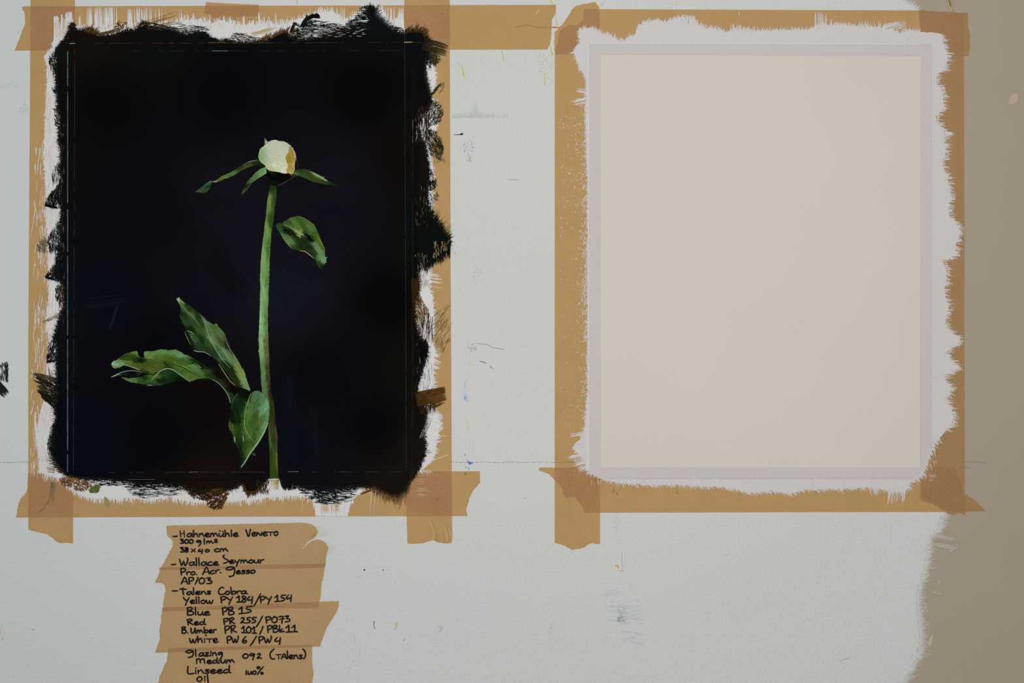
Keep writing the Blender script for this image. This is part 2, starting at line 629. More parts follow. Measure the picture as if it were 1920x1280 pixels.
mark('blue_paint_drip', lambda k: (k.dry([(870, 715), (874, 715), (878, 752), (870, 754)], 1.57, 40, .05, c(170, 188, 208), (4, 10), (.6, 1.3)),
                                   k.blob(872, 746, 2.2, 4, .06, c(120, 158, 200), 9)))
mark('blue_paint_spot', lambda k: (k.blob(881, 868, 4, 3.2, .05, c(70, 125, 190), 11, .45), k.blob(877, 864, 1.6, 1.2, .06, c(70, 125, 190), 7),
                                   k.blob(879, 878, 1.5, 1.5, .06, c(110, 150, 185), 7), k.blob(874, 876, 1.2, 1.8, .06, c(110, 150, 185), 7),
                                   k.blob(872, 852, 1.0, 2.2, .06, c(110, 150, 160), 7)), 'small blue paint spot beside the framed painting')
mark('yellow_paint_smear', lambda k: (k.dry([(872, 640), (885, 640), (888, 700), (876, 705)], 1.57, 40, .045, c(200, 202, 180), (5, 12), (.7, 1.6)),
                                      k.dry([(872, 785), (880, 790), (888, 850), (880, 850)], 1.3, 22, .045, c(196, 198, 165), (4, 9), (.6, 1.5))))
mark('grey_paint_specks', speck_area([(846, 455), (860, 460), (858, 478), (848, 476)], 18, [c(140, 146, 146)], (.3, .7)))
mark('grey_paint_specks', speck_area([(882, 500), (905, 495), (905, 530), (888, 535)], 34, [c(150, 156, 158), c(170, 175, 176)], (.3, .9)))
mark('grey_paint_specks', speck_area([(850, 430), (915, 430), (915, 620), (850, 620)], 40, [c(168, 172, 174)], (.25, .6)))
mark('pale_green_smear', lambda k: (k.dry([(-5, 150), (36, 156), (36, 166), (-5, 170)], .15, 40, .045, c(190, 198, 192), (5, 14), (.8, 2)),
                                    k.dry([(34, 212), (45, 192), (55, 205), (55, 215)], -.5, 40, .045, c(184, 192, 194), (4, 9), (.8, 2))))
mark('black_paint_spot', lambda k: (k.blob(683, 1068, 2.2, 1.3, .05, c(30, 32, 34), 9, .3), k.blob(674.5, 1081, .7, .7, .05, c(60, 62, 64), 6)))
mark('black_paint_spot', lambda k: (k.blob(718, 1068, 1.8, .9, .05, c(60, 84, 84), 8, .3), k.blob(724, 1068, 1.2, .5, .05, c(140, 150, 150), 6), k.blob(728, 1068, 1, .5, .05, c(140, 150, 150), 6)))
mark('green_paint_drip', drip([(702, 1165), (701, 1171), (703, 1177)], 1.5, c(60, 105, 80)))
mark('lime_paint_drip', drip([(743, 1169), (744, 1173), (742, 1177)], 2.0, c(160, 172, 80)))
mark('green_paint_drip', drip([(759, 1196), (757, 1202)], .9, c(110, 140, 90)))
mark('lime_paint_drip', drip([(665, 1193), (664, 1204)], .9, c(178, 184, 120)))
mark('green_paint_drip', drip([(674, 1214), (674, 1228)], .8, c(165, 176, 140)))
mark('lime_paint_drip', drip([(664, 1239), (662, 1241)], 1.1, c(170, 178, 90)))
mark('lime_paint_drip', drip([(658, 1253), (652, 1261)], .9, c(178, 184, 110)))
mark('blue_paint_specks', speck_area([(822, 1172), (832, 1172), (830, 1184), (822, 1184)], 16, [c(168, 182, 196)], (.4, 1.2)))
mark('lime_paint_drip', drip([(4, 1170), (2, 1180), (1, 1188)], .9, c(178, 178, 100)))
mark('lime_paint_drip', drip([(6, 1196), (5, 1198)], 1.2, c(160, 165, 90)))
mark('grey_paint_dash', lambda k: k.ribbon([(58, 1179), (62, 1179.6), (66, 1179.3)], [.5, 1, .4], .05, c(120, 130, 125)))
mark('green_paint_drip', drip([(252, 1236), (252, 1245)], .7, c(150, 170, 160)))
mark('orange_paint_spot', lambda k: (k.blob(1156, 1060, 3, 1.8, .05, c(214, 145, 60), 9, .25), k.blob(1159, 1063.5, 1.8, 2, .055, c(214, 145, 60), 8, .25)))
mark('red_paint_line', lambda k: (k.ribbon([(1166.3, 1034), (1166.6, 1052), (1167, 1068), (1170, 1071)], [.6, .9, 1, .5], .05, c(176, 150, 152)),
                                  k.ribbon([(1160, 1069), (1164, 1070), (1170, 1070)], [.6, 1.1, .6], .05, c(186, 140, 140))))
mark('pink_paint_patch', lambda k: k.poly(rough([(1183, 1088), (1188, 1101), (1177, 1100)], .6, 3, True), .05, c(206, 192, 190), thick=.02, ramps=False))
mark('blue_paint_tick', lambda k: k.ribbon([(1190, 1121), (1196, 1126), (1201, 1130)], [.4, 1.5, .8], .05, c(172, 182, 200)))
mark('grey_paint_specks', speck_area([(1149, 960), (1160, 960), (1158, 1008), (1150, 1008)], 40, [c(172, 176, 182)], (.3, .7)))
mark('orange_paint_tick', lambda k: (k.ribbon([(1573, 1239), (1579, 1237)], [1.8, 1], .05, c(190, 160, 130)),
                                     k.ribbon([(1579, 1237), (1587, 1235), (1595, 1233)], [.9, 1, .5], .05, c(130, 150, 158)), k.blob(1612, 1226, 1, .8, .05, c(170, 175, 180), 6)))
mark('grey_scratch', lambda k: k.ribbon([(1357, 1043), (1363, 1040), (1369, 1037)], [.5, 1.2, .4], .05, c(165, 168, 176)))
mark('grey_paint_specks', speck_area([(1028, 1170), (1036, 1170), (1034, 1200), (1029, 1200)], 14, [c(168, 175, 178)], (.4, 1)))
mark('pink_paint_patch', lambda k: k.poly(rough([(1895, 180), (1902, 175), (1909, 178), (1907, 190), (1900, 196), (1891, 194)], .8, 3, True), .05, c(184, 160, 146), thick=.02, ramps=False), 'pale pink patch on the beige part of the wall')
mark('red_paint_tick', lambda k: k.ribbon([(983, 933), (985, 935)], [1.2, .8], .05, c(190, 130, 135)))

# ------------------------------------------------------------------ the two sheets of paper (roots made first)
painting = empty('flower_painting', 450, 898, 'dark painted sheet with a white peony bud on a green stem', 'painting')
blank = empty('blank_sheet', 1424, 897, 'blank cream paper sheet with a white brushed border inside brown tape', 'paper')
for root, rc in ((painting, PAPERS[0]), (blank, PAPERS[1])):
    x0, y0, x1, y1 = rc
    p = Mesh()
    p.poly([(x0, y0), (x1, y0), (x1, y1), (x0, y1)], .40, c(206, 201, 190), dfun=lambda x, y: .42, thick=.38, ramps=False)
    p.build('paper_sheet', M_paper, root)

# ------------------------------------------------------------------ kraft tape
TAPES = [
    # outline, order, label
    ('left_top', rough([(41, 12), (46, 27), (47, 45), (40, 62), (28, 95)], .7, 2.5)[::-1]
     + [(1043, 9)] + rough([(1043, 9), (1042, 26), (1035, 36), (1034, 58), (1033, 74), (1027, 93)], .6, 2.5)[1:], 1,
     'long brown tape strip along the top edge of the dark flower painting'),
    ('left_bottom', rough([(53, 887), (51, 905), (52, 915), (49, 923), (38, 935), (36, 941), (32, 958), (30, 970)], .7, 2.5)[::-1]
     + rough([(899, 883), (900, 896), (901, 903), (895, 911), (888, 918), (881, 932), (877, 946), (874, 956), (877, 967)], .6, 2.5), 2,
     'brown tape strip along the bottom edge of the dark flower painting'),
    ('left_left', [(58, -140), (145, -140), (140, 20), (140, 200), (138, 600), (137, 1018)]
     + rough([(137, 1018), (126, 1017), (115, 1018), (106, 1015), (97, 1008), (88, 1001), (72, 998), (53, 993)], .6, 2.5)[1:] + [(53, 640), (56, 200)], 3,
     'brown tape strip down the left edge of the dark flower painting'),
    ('left_right', [(757, -140), (843, -140), (843.5, 100), (845, 500), (847.5, 960), (848, 1004)]
     + rough([(848, 1004), (847, 1017), (836, 1018), (822, 1016), (812, 1012), (802, 1015), (795, 1018), (780, 1019), (764, 1019)], .6, 2.5)[1:] + [(762, 960), (759, 400), (758.5, 100)], 4,
     'brown tape strip down the right edge of the dark flower painting'),
    ('left_scrap', rough([(386, 4), (383, 24)], .5, 3) + [(400, 34), (486, 30), (485, 9), (440, 7)], 0,
     'short scrap of brown tape tilted under the top strip of the painting'),
    ('right_top', rough([(1095, 17), (1094, 37), (1085, 46), (1076, 47), (1065, 47), (1056, 53), (1049, 58), (1046, 75), (1041, 95), (1040, 102)], .6, 2.5)[::-1]
     + [(1440, 18.5), (1725, 19.5)] + rough([(1725, 19.5), (1729, 18), (1740, 20.5), (1780, 22.5), (1815, 24), (1815, 52), (1819, 66), (1818, 90), (1816, 105)], .5, 3)[1:] + [(1726, 104.5), (1440, 102.5)], 1,
     'brown tape strip along the top edge of the blank cream sheet'),
    ('right_bottom', [(1125, 876), (1040, 876)] + rough([(1040, 876), (1022, 876), (1012, 876), (1010, 880), (1013, 883), (1022, 886), (1030, 889), (1038, 898), (1048, 908), (1054, 916), (1055, 928),
      (1061, 932), (1078, 931), (1084, 940), (1093, 950), (1095, 961)], .5, 2.5)[1:] + [(1500, 960), (1726, 959.5), (1800, 960)]
     + rough([(1800, 960), (1848, 958), (1843, 952), (1834, 944), (1822, 933), (1808, 925.5)], .5, 3)[1:] + [(1790, 876), (1726, 875.5)], 2,
     'brown tape strip along the bottom edge of the blank cream sheet'),
    ('right_left', rough([(1040, 102), (1039, 80), (1040, 60), (1052, 48), (1060, 38), (1067, 28), (1073, 17), (1080, 11), (1090, 8), (1100, 7), (1112, 4), (1118, 5), (1123, 14)], .6, 2.5)
     + [(1124, 18), (1125, 400), (1125, 1020)] + rough([(1125, 1020), (1118, 1020), (1110, 1018), (1104, 1020), (1097, 1025), (1085, 1029), (1072, 1030), (1060, 1024), (1050, 1020), (1040, 1017)], .5, 2.5)[1:], 3,
     'brown tape strip down the left edge of the blank cream sheet'),
    ('right_right', [(1726, 20), (1807, 26), (1808, 400), (1809, 900), (1809, 966)] + rough([(1809, 966), (1800, 961), (1790, 965), (1778, 964), (1774, 960), (1768, 954), (1760, 946), (1742, 944), (1736, 941), (1725.5, 936)], .4, 2.5)[1:], 4,
     'brown tape strip down the right edge of the blank cream sheet'),
]
tapes = {}
for key, outl, k, lab in TAPES:
    t = Mesh()
    d = .10 + .055 * k
    df = None
    if key == 'left_right':                     # wrinkled, half-lifted lower end
        def df(x, y, d=d):
            w = max(0, (y - 972) / 46)
            cre = math.exp(-((x - 812 - (y - 990) * .3) / 3.5) ** 2) * 5 + math.exp(-((x - 832 + (y - 990) * .05) / 2.5) ** 2) * 2.6 + math.exp(-((x - 840) / 2.5) ** 2) * 2.6
            return d + bump(x, y) + w * (cre + .4 * max(0, (x - 800) / 45))
    if key == 'right_left':
        def df(x, y, d=d):
            return d + bump(x, y) + .5 * max(0, (40 - y) / 36) * max(0, (x - 1085) / 40)
    if key == 'left_left':
        def df(x, y, d=d):
            return d + bump(x, y) + (.8 * math.exp(-((x - 128) / 1.6) ** 2) * max(0, (y - 985) / 33) if y > 970 else 0)
    t.poly(outl, d, c(190, 148, 95), dfun=df, thick=.05, grid=0 if df is None else (3.5 if key == 'left_right' else 6))
    if df is not None:
        pass
    tapes[key] = tag(t.build('tape_strip', M_tape), lab, 'tape', 'brown paper tape round the two sheets')

# seam line and thumb marks on single strips
k = Mesh()
k.ribbon(rough([(968, 50), (990, 47), (1010, 52), (1034, 52)], .3, 4), [.6, .8] + [.7] * (len(rough([(968, 50), (990, 47), (1010, 52), (1034, 52)], .3, 4)) - 2), .33, c(140, 100, 60))
k.build('crease', M_mark, tapes['left_top'])
k = Mesh()
for pts in ([(804, 974), (809, 984), (813, 998), (812, 1012)], [(831, 984), (836, 996), (838, 1012)], [(841, 990), (844, 1000), (846, 1010)]):
    sp = smooth(pts, 3)
    k.ribbon(sp, [.5] + [1.1] * (len(sp) - 2) + [.5], 3.2, c(206, 176, 132))  # pale ribbons along the folds of the loose end
k.build('crease', M_mark, tapes['left_right'], 'pale crease lines in the loose tape end', stuff=True)
k = Mesh()
k.blob(1008, 22, 1.4, 5, .33, c(196, 172, 100), 9, .3, .5)
k.build('lime_stain', M_mark, tapes['left_top'])
k = Mesh()
for x, y in ((1152, 917), (1150, 922), (1270, 923), (1158, 925)):
    k.ribbon([(x, y - 3), (x - 1.5, y), (x + 1, y + 3)], [.5, 1.3, .5], .4, c(120, 100, 72))
k.build('pencil_tick', M_mark, tapes['right_bottom'], stuff=True)
k = Mesh()
k.poly([(1117, 5), (1125.5, 3.5), (1125.5, 13), (1123, 13)], .4, c(206, 198, 176), dfun=lambda x, y: .5 + .25 * max(0, x - 1117), thick=.04)
k.build('turned_corner', M_gesso, tapes['right_left'], 'pale underside of the curled tape corner')

# ------------------------------------------------------------------ gesso of the flower painting
GW = c(207, 206, 208)
g_top = [(101, 72), (108, 66), (118, 64), (126, 52), (135, 44), (139, 50), (160, 53), (200, 54), (216, 56), (240, 50), (300, 47), (334, 40), (360, 38), (380, 42), (398, 44), (414, 38), (440, 45), (455, 47),
         (480, 46), (500, 44), (530, 47), (548, 40), (580, 30), (604, 22), (625, 22), (640, 36), (655, 40), (672, 24), (682, 14), (695, 13), (715, 16), (726, 36), (738, 46), (750, 30), (757, 46), (758.5, 64)]
g_right = [(790, 68), (800, 80), (806, 110), (814, 128), (817, 140), (816, 160), (809, 174), (806, 182), (814, 186), (818, 196), (820, 215), (818, 240), (810, 262), (806, 290), (811, 310), (813, 335), (809, 350), (812, 370), (812, 400),
           (806, 470), (806, 512), (806, 540), (811, 558), (813, 580), (815, 595), (813, 620), (811, 640), (816, 655), (812, 690), (814, 710), (817, 730), (820, 742), (816, 765), (822, 780), (826, 795), (822, 812), (818, 830), (817, 845), (812, 860), (800, 872), (790, 882), (776, 888)]
g_bot = [(760, 905), (690, 912), (668, 930), (656, 946), (652, 967), (592, 967), (590, 950), (585, 934), (570, 930), (545, 930), (520, 931), (500, 933), (470, 938), (440, 938), (425, 938), (400, 938), (370, 942), (350, 939), (330, 935), (318, 931), (300, 934),
         (285, 938), (262, 935), (240, 933), (220, 936), (200, 936), (180, 935), (165, 933), (150, 928), (140, 920), (128, 912), (118, 900), (100, 893), (85, 889)]
g_left = [(74, 886), (74, 870), (73, 840), (72, 815), (72, 795), (76, 778), (80, 760), (84, 745), (90, 725), (88, 700), (91, 680), (93, 650), (93, 630), (87, 610), (88, 590), (92, 570), (92, 545), (92, 520), (91, 500), (92, 480), (90, 455),
          (89, 430), (87, 405), (88, 385), (86, 360), (85, 330), (84, 300), (83, 270), (85, 240), (86, 210), (88, 180), (89, 150), (89, 125), (86, 112), (84, 105), (92, 97), (100, 88), (98, 84), (100, 78)]
g = Mesh()
go = rough(g_top + g_right + g_bot + g_left, .7, 3, True, 3)
g.poly(go, .46, GW, thick=.06)
gesso = g.build('gesso_coat', M_gesso, painting, 'white primer brushed over the tape')
g = Mesh()
D1 = .53
UP, DN, RT, LF = -math.pi / 2, math.pi / 2, 0.0, math.pi
g.fringe(g_top, D1, GW, (3, 13), (.6, 1.7), .9, ang=UP, spread=.06, inset=4)
g.fringe(g_right, D1, GW, (2, 8), (.6, 1.4), .8, ang=.1, spread=.2, inset=3)
g.fringe(g_bot[:6] + [], D1, GW, (2, 8), (.6, 1.4), .5, ang=DN, spread=.1, inset=3)
g.fringe(g_bot[6:], D1, GW, (3, 13), (.6, 1.6), 1.0, ang=DN, spread=.06, inset=4)
g.fringe(g_left, D1, GW, (2, 8), (.6, 1.4), .8, ang=LF - 1.2, spread=.35, inset=3)
# upright primer streaks above the painting
for x0, x1, y0, n in [(101, 110, 30, 18), (114, 117, 26, 3), (122, 136, 22, 16), (147, 151, 28, 4), (161, 172, 13, 8), (178, 192, 13, 17), (194, 214, 13, 22), (215, 222, 13, 3), (240, 250, 15, 12), (252, 262, 13, 13), (262, 284, 13, 14),
                      (284, 306, 14, 6), (334, 341, 16, 5), (343, 352, 20, 2), (360, 364, 22, 4), (366, 376, 34, 6), (380, 386, 28, 4), (392, 396, 26, 2), (410, 418, 36, 9), (420, 424, 37, 3), (434, 442, 38, 7), (455, 460, 28, 4), (466, 474, 38, 4), (484, 488, 22, 4), (494, 498, 30, 3), (502, 506, 30, 4), (515, 520, 22, 3),
                      (526, 530, 30, 2), (580, 583, 12, 2), (592, 603, 12, 5), (606, 640, 12, 16), (640, 648, 12, 4), (658, 662, 18, 2), (675, 706, 11, 22), (706, 724, 11, 12), (726, 740, 13, 9), (747, 757, 14, 12)]:
    for q in range(n):
        x = rnd.uniform(x0, x1)
        g.ribbon([(x + rnd.uniform(-.6, .6), max(y0, 12.3) + abs(rnd.gauss(0, 3))), (x + rnd.uniform(-.4, .8), 35), (x + .6, rnd.uniform(46, 60))],
                 [.4, rnd.uniform(.8, 1.6), rnd.uniform(.8, 1.8)], D1, jit(GW, .04))
for x0, x1, y0, n in [(101, 110, 29, 26), (110, 114, 40, 3), (114, 117, 26, 5), (118, 124, 34, 5), (122, 126, 22, 5), (127, 136, 21, 16)]:
    for q in range(n):
        x = rnd.uniform(x0, x1)
        g.ribbon([(x, y0 + abs(rnd.gauss(0, 3))), (x + rnd.uniform(-.4, .4), 50), (x, 66), (x + rnd.uniform(-.5, .5), rnd.uniform(76, 90) - (8 if x > 118 else 0))],
                 [.5, rnd.uniform(.8, 1.7), rnd.uniform(1, 2), 1], D1, jit(GW, .04))
# upright streaks and specks on the left strip
for q in range(1000):
    y = rnd.uniform(90, 885)
    if rnd.random() > .55 + .45 * math.sin(y * .05) * math.sin(y * .017 + 2):
        continue
    lo = 88 if y < 230 else (64 if y < 680 else 58)
    x = 95 - (95 - lo) * rnd.random() ** 1.5
    if 105 < y < 260 and x < 84:
        continue
    g.bristle(x, y, DN + rnd.gauss(.03, .08), rnd.uniform(4, 26), rnd.uniform(.5, 1.5), D1, mixc(GW, c(195, 160, 118), rnd.uniform(0, .45)), None, rnd.gauss(0, .04))
g.ribbon([(67, 378), (66, 395), (63, 415), (60, 432)], [.4, 1.2, 1, .3], D1, GW)
g.ribbon([(62, 420), (60, 432), (58, 448)], [.4, .8, .3], D1, GW)
for q in range(26):
    x = rnd.uniform(62, 98)
    g.bristle(x, rnd.uniform(770, 800), DN - .06, rnd.uniform(50, 105), rnd.uniform(.6, 1.5), D1, jit(GW, .03), None, -.05)
# sideways flicks on the right strip and the bottom
for x0, y0, x1, y1, W, n in [(800, 513, 828, 518, 4, 7), (803, 521, 830, 525, 3, 3), (803, 527, 832, 531, 3, 4), (806, 536, 835, 541, 1, 1), (810, 660, 826, 668, 10, 12), (810, 674, 827, 682, 8, 12), (809, 686, 826, 690, 5, 8),
                             (812, 780, 832, 778, 16, 16), (812, 800, 832, 800, 18, 14), (812, 820, 830, 822, 18, 10), (810, 842, 826, 846, 12, 7), (812, 862, 842, 852, 1, 2), (815, 817, 845, 817, 1, 1),
                             ]:
    g.brush(x0, y0, x1, y1, W, n, D1, GW, None, (.5, 1.2))
for x in (693, 694, 701, 636, 645, 566):
    g.ribbon([(x + 4, 912 if x > 650 else 925), (x + 2, 935), (x, 964)], [.3, .9, .4], D1, mixc(GW, c(195, 155, 105), .55))
for q in range(16):
    g.bristle(rnd.uniform(778, 790), rnd.uniform(896, 930), rnd.gauss(0, .05), rnd.uniform(8, 26), rnd.uniform(.3, .7), D1, mixc(GW, c(195, 155, 105), rnd.uniform(.5, .8)))
for q in range(20):
    x = rnd.uniform(778, 812)
    g.bristle(x, 881, DN, rnd.uniform(3, 12), rnd.uniform(.6, 1.4), D1, mixc(GW, c(195, 160, 118), .25))
# bare tape showing in the furrows of the primer
TAN = c(186, 150, 108)
for q in range(420):
    y = rnd.uniform(110, 880)
    x = rnd.uniform(86 if y < 300 else 76, 110)
    if y < 300 and rnd.random() < .4:
        continue
    a = DN + (.35 if 130 < y < 250 else .06) + rnd.gauss(0, .06)
    g.bristle(x, y, a, rnd.uniform(6, 24), rnd.uniform(.3, .7), D1 + .04, mixc(GW, TAN, rnd.uniform(.3, .8)), None, rnd.gauss(0, .05))
for q in range(150):
    x = rnd.uniform(101, 137)
    g.bristle(x, rnd.uniform(34, 62), DN, rnd.uniform(6, 22), rnd.uniform(.3, .7), D1 + .04, mixc(GW, TAN, rnd.uniform(.3, .8)))
for q in range(46):
    x = rnd.uniform(598, 632)
    g.bristle(x + 2, rnd.uniform(940, 950), DN - .12, rnd.uniform(12, 20), rnd.uniform(.5, 1.5), D1 + .04, mixc(GW, TAN, rnd.uniform(.5, 1)))
for q in range(110):
    x = rnd.uniform(200, 700)
    g.bristle(x, rnd.uniform(48, 60), UP, rnd.uniform(6, 18), rnd.uniform(.3, .6), D1 + .04, mixc(GW, TAN, rnd.uniform(.3, .7)))
g.build('gesso_bristle_marks', M_gesso, gesso, stuff=True)

# ------------------------------------------------------------------ black ground
BK = c(13, 12, 14)
BKB = c(48, 30, 16)
b_left = [(131, 47), (129, 56), (127, 68), (119, 77), (111, 86), (104, 96), (105, 110), (105, 150), (106, 165), (107, 180), (108, 200), (112, 215), (113, 228), (112, 236), (110, 250), (110, 268), (114, 280), (114, 300), (111, 312), (115, 330), (114, 346), (112, 360), (114, 380),
          (115, 400), (114, 430), (113, 455), (111, 470), (106, 482), (105, 500), (103, 515), (108, 526), (116, 530), (120, 540), (117, 556), (120, 566), (120, 578), (112, 586), (111, 597), (108, 608), (104, 622), (100, 634), (106, 646), (107, 660), (105, 672), (106, 690), (106, 704), (104, 720), (104, 738), (102, 752),
          (102, 768), (105, 782), (100, 800), (97, 822), (95, 842), (98, 856), (104, 868), (112, 878), (119, 886), (128, 893)]
b_bot = [(150, 897), (175, 898), (200, 899), (240, 902), (262, 906), (300, 905), (322, 906), (340, 912), (360, 922), (378, 926), (395, 920), (408, 930), (425, 919), (440, 916), (452, 906), (456, 912), (463, 924), (476, 924), (486, 916), (494, 906), (500, 899), (506, 897), (522, 897), (526, 906), (530, 912), (541, 914),
         (550, 908), (566, 913), (580, 916), (598, 920), (622, 918), (640, 916), (662, 912), (680, 913), (700, 914), (715, 920), (732, 930), (748, 930), (760, 922), (764, 912), (772, 898)]
b_right = [(777, 890), (783, 878), (788, 868), (793, 856), (797, 842), (795, 826), (793, 808), (797, 792), (800, 780), (798, 768), (788, 745), (780, 735), (782, 720), (788, 705), (792, 685), (800, 665), (802, 648), (794, 640), (786, 628), (780, 604), (778, 580), (779, 560), (785, 540), (786, 520), (782, 510),
           (792, 500), (808, 494), (820, 484), (838, 470), (845, 455), (840, 445), (832, 432), (825, 422), (816, 408), (808, 400), (804, 392), (802, 370), (803, 340), (804, 320), (802, 300), (800, 285), (797, 266), (790, 262), (786, 240), (790, 220), (803, 204), (810, 190), (807, 178), (803, 160), (798, 140), (797, 122), (803, 108),
           (808, 92), (806, 78), (800, 66), (794, 60), (780, 57), (762, 57), (759, 64)]
b_top = [(750, 62), (738, 56), (726, 48), (716, 38), (706, 28), (702, 16), (696, 11), (690, 14), (688, 24), (692, 36), (690, 46), (680, 52), (660, 56), (642, 58), (625, 62), (612, 68), (598, 70), (580, 73), (560, 74), (545, 70), (538, 60), (528, 58), (516, 66), (505, 74), (490, 78), (460, 80), (440, 79), (425, 74), (412, 77), (396, 73),
         (386, 62), (370, 61), (352, 66), (340, 62), (330, 58), (312, 54), (296, 52), (284, 54), (272, 48), (268, 40), (262, 48), (254, 57), (240, 56), (222, 62), (204, 67), (188, 65), (180, 58), (170, 52), (158, 56), (148, 56), (141, 55), (139, 44), (134, 44)]
bo = b_left + b_bot + b_right + b_top
bko = rough(bo, .8, 2.5, True, 11)
cps = [(200, 200, (10, 10, 12)), (420, 180, (10, 9, 12)), (680, 180, (9, 8, 9)), (300, 400, (12, 12, 18)), (420, 370, (18, 18, 25)), (640, 420, (17, 16, 23)), (560, 520, (20, 20, 28)), (520, 560, (22, 22, 30)), (720, 560, (9, 8, 9)), (200, 560, (12, 13, 20)),
       (300, 640, (10, 11, 15)), (380, 560, (16, 15, 22)), (600, 700, (11, 10, 15)), (700, 800, (9, 9, 12)), (560, 840, (13, 14, 22)), (300, 820, (9, 10, 14)), (390, 760, (14, 11, 11)), (180, 840, (10, 12, 20)), (640, 330, (19, 17, 24)), (760, 300, (14, 11, 9)),
       (110, 600, (14, 16, 20)), (120, 300, (16, 14, 14)), (400, 915, (26, 18, 11)), (640, 905, (16, 16, 20)), (740, 920, (24, 20, 14)), (160, 60, (22, 17, 12)), (690, 30, (14, 17, 18)), (795, 300, (20, 17, 14)), (795, 840, (22, 18, 12)), (800, 440, (12, 16, 14)), (790, 700, (16, 16, 12)), (280, 65, (14, 16, 16))]
bcol = idw(cps, 2.6)
bk = Mesh()
bk.poly(bko, .60, bcol, thick=.05, grid=22)
ground = bk.build('black_ground', M_black, painting, 'black background paint with a ragged brushed edge')

bk = Mesh()
D2 = .66
TEAL, BRN, OLV = c(16, 22, 23), c(62, 40, 20), c(45, 42, 22)
cl = bo + [bo[0]]
bk.fringe(cl, D2, BK, (2, 5.5), (.6, 1.4), .9, spread=.5, side=-1, inset=2)
bk.fringe(cl, D2 - .03, c(70, 60, 44), (4, 11), (.35, .8), .55, spread=.45, side=-1, inset=3)
bk.fringe(cl, D2 - .03, c(44, 42, 36), (3, 9), (.4, .9), .6, spread=.6, side=-1, inset=3)
# top edge
bk.fringe([(158, 56), (185, 64)], D2, BRN, (7, 17), (.7, 1.5), 1.3, ang=-1.0, spread=.07, inset=4, fade=c(120, 90, 50))
bk.fringe([(134, 46), (142, 54)], D2, BKB, (2, 5), (.7, 1.4), 2, ang=UP, spread=.3, inset=3)
bk.dry([(215, 40), (238, 42), (242, 58), (218, 60)], -.75, 60, D2, BRN, (2, 6), (.8, 1.9), .3, [BRN, BKB, c(86, 60, 30)])
bk.brush(180, 66, 232, 58, 6, 20, D2, c(80, 66, 44), None, (.5, 1.1), -.12)
bk.fringe([(258, 56), (268, 42), (276, 46)], D2, TEAL, (3, 9), (.6, 1.4), 1.6, ang=-1.3, spread=.45, inset=3)
bk.dry([(270, 40), (300, 44), (335, 52), (335, 60), (275, 56)], .12, 130, D2, TEAL, (6, 20), (.5, 1.2), .12, [TEAL, BK, c(60, 48, 30)])
bk.brush(248, 50, 334, 28, 9, 9, D2, c(128, 96, 52), None, (.5, .9), -.05)
bk.brush(300, 48, 345, 42, 6, 6, D2, c(110, 84, 46), None, (.5, 1.0))
bk.dry([(335, 45), (388, 50), (392, 60), (340, 62)], .08, 90, D2, TEAL, (5, 18), (.4, 1.0), .1)
bk.dry([(342, 66), (372, 58), (385, 60), (396, 68), (400, 76), (345, 78)], .05, 180, D2, BK, (4, 12), (.6, 1.4), .12, [TEAL, BK])
bk.dry([(378, 74), (402, 70), (412, 76), (410, 80), (378, 80)], -.1, 90, D2, BK, (3, 8), (.7, 1.6), .3)
bk.dry([(440, 62), (460, 62), (475, 70), (500, 70), (500, 80), (430, 80)], .2, 150, D2, OLV, (4, 10), (.6, 1.3), .25, [OLV, TEAL, BRN])
bk.fringe([(490, 74), (512, 68), (530, 60), (540, 58)], D2, BRN, (6, 15), (.7, 1.7), 1.5, ang=-1.05, spread=.1, inset=4, fade=c(130, 98, 56))
bk.brush(470, 66, 530, 52, 8, 12, D2, c(176, 150, 110), None, (.4, .9), -.06)
bk.brush(545, 62, 552, 42, 5, 22, D2, c(34, 28, 18), None, (.7, 1.5), .1)
bk.brush(549, 42, 566, 50, 4, 10, D2, c(40, 36, 24), None, (.5, 1.2), .1)
bk.brush(566, 52, 576, 28, 7, 34, D2, TEAL, None, (.8, 1.7), .12)
bk.poly(rough([(577, 32), (585, 26), (590, 27), (594, 24), (598, 27), (601, 34), (597, 35), (588, 34), (580, 38), (574, 40)], .5, 2.5, True), D2, c(10, 12, 13), thick=.04)
bk.dry([(548, 52), (560, 52), (568, 70), (546, 74)], .3, 150, D2, TEAL, (4, 11), (.5, 1.2), .3, [TEAL, BK, OLV])
bk.dry([(570, 40), (590, 37), (604, 40), (650, 48), (690, 40), (692, 56), (640, 60), (600, 74), (562, 74)], .08, 520, D2, TEAL, (4, 15), (.4, 1.05), .12, [TEAL, BK, c(24, 30, 28)])
bk.dry([(595, 62), (640, 50), (660, 56), (610, 72)], 0, 120, D2, BK, (4, 10), (.8, 1.6), .1, [BK, BKB])
bk.dry([(566, 46), (586, 40), (588, 60), (566, 66)], .5, 110, D2, c(30, 40, 32), (3, 8), (.5, 1.1), .5)
bk.dry([(652, 42), (668, 32), (680, 12), (692, 14), (696, 52), (655, 56)], .03, 210, D2, TEAL, (4, 16), (.6, 1.5), .07, [TEAL, BK])
bk.dry([(683, 12), (700, 9), (704, 20), (694, 30)], -1.2, 60, D2, BK, (4, 9), (.6, 1.4), .4)
bk.fringe([(703, 16), (706, 28), (716, 38), (727, 48), (740, 57)], D2, TEAL, (4, 15), (.5, 1.2), 2.2, ang=-.75, spread=.3, inset=4, fade=c(90, 96, 96))
bk.dry([(735, 50), (757, 52), (758, 66), (745, 62)], .1, 50, D2, BK, (3, 10), (.6, 1.3), .1)
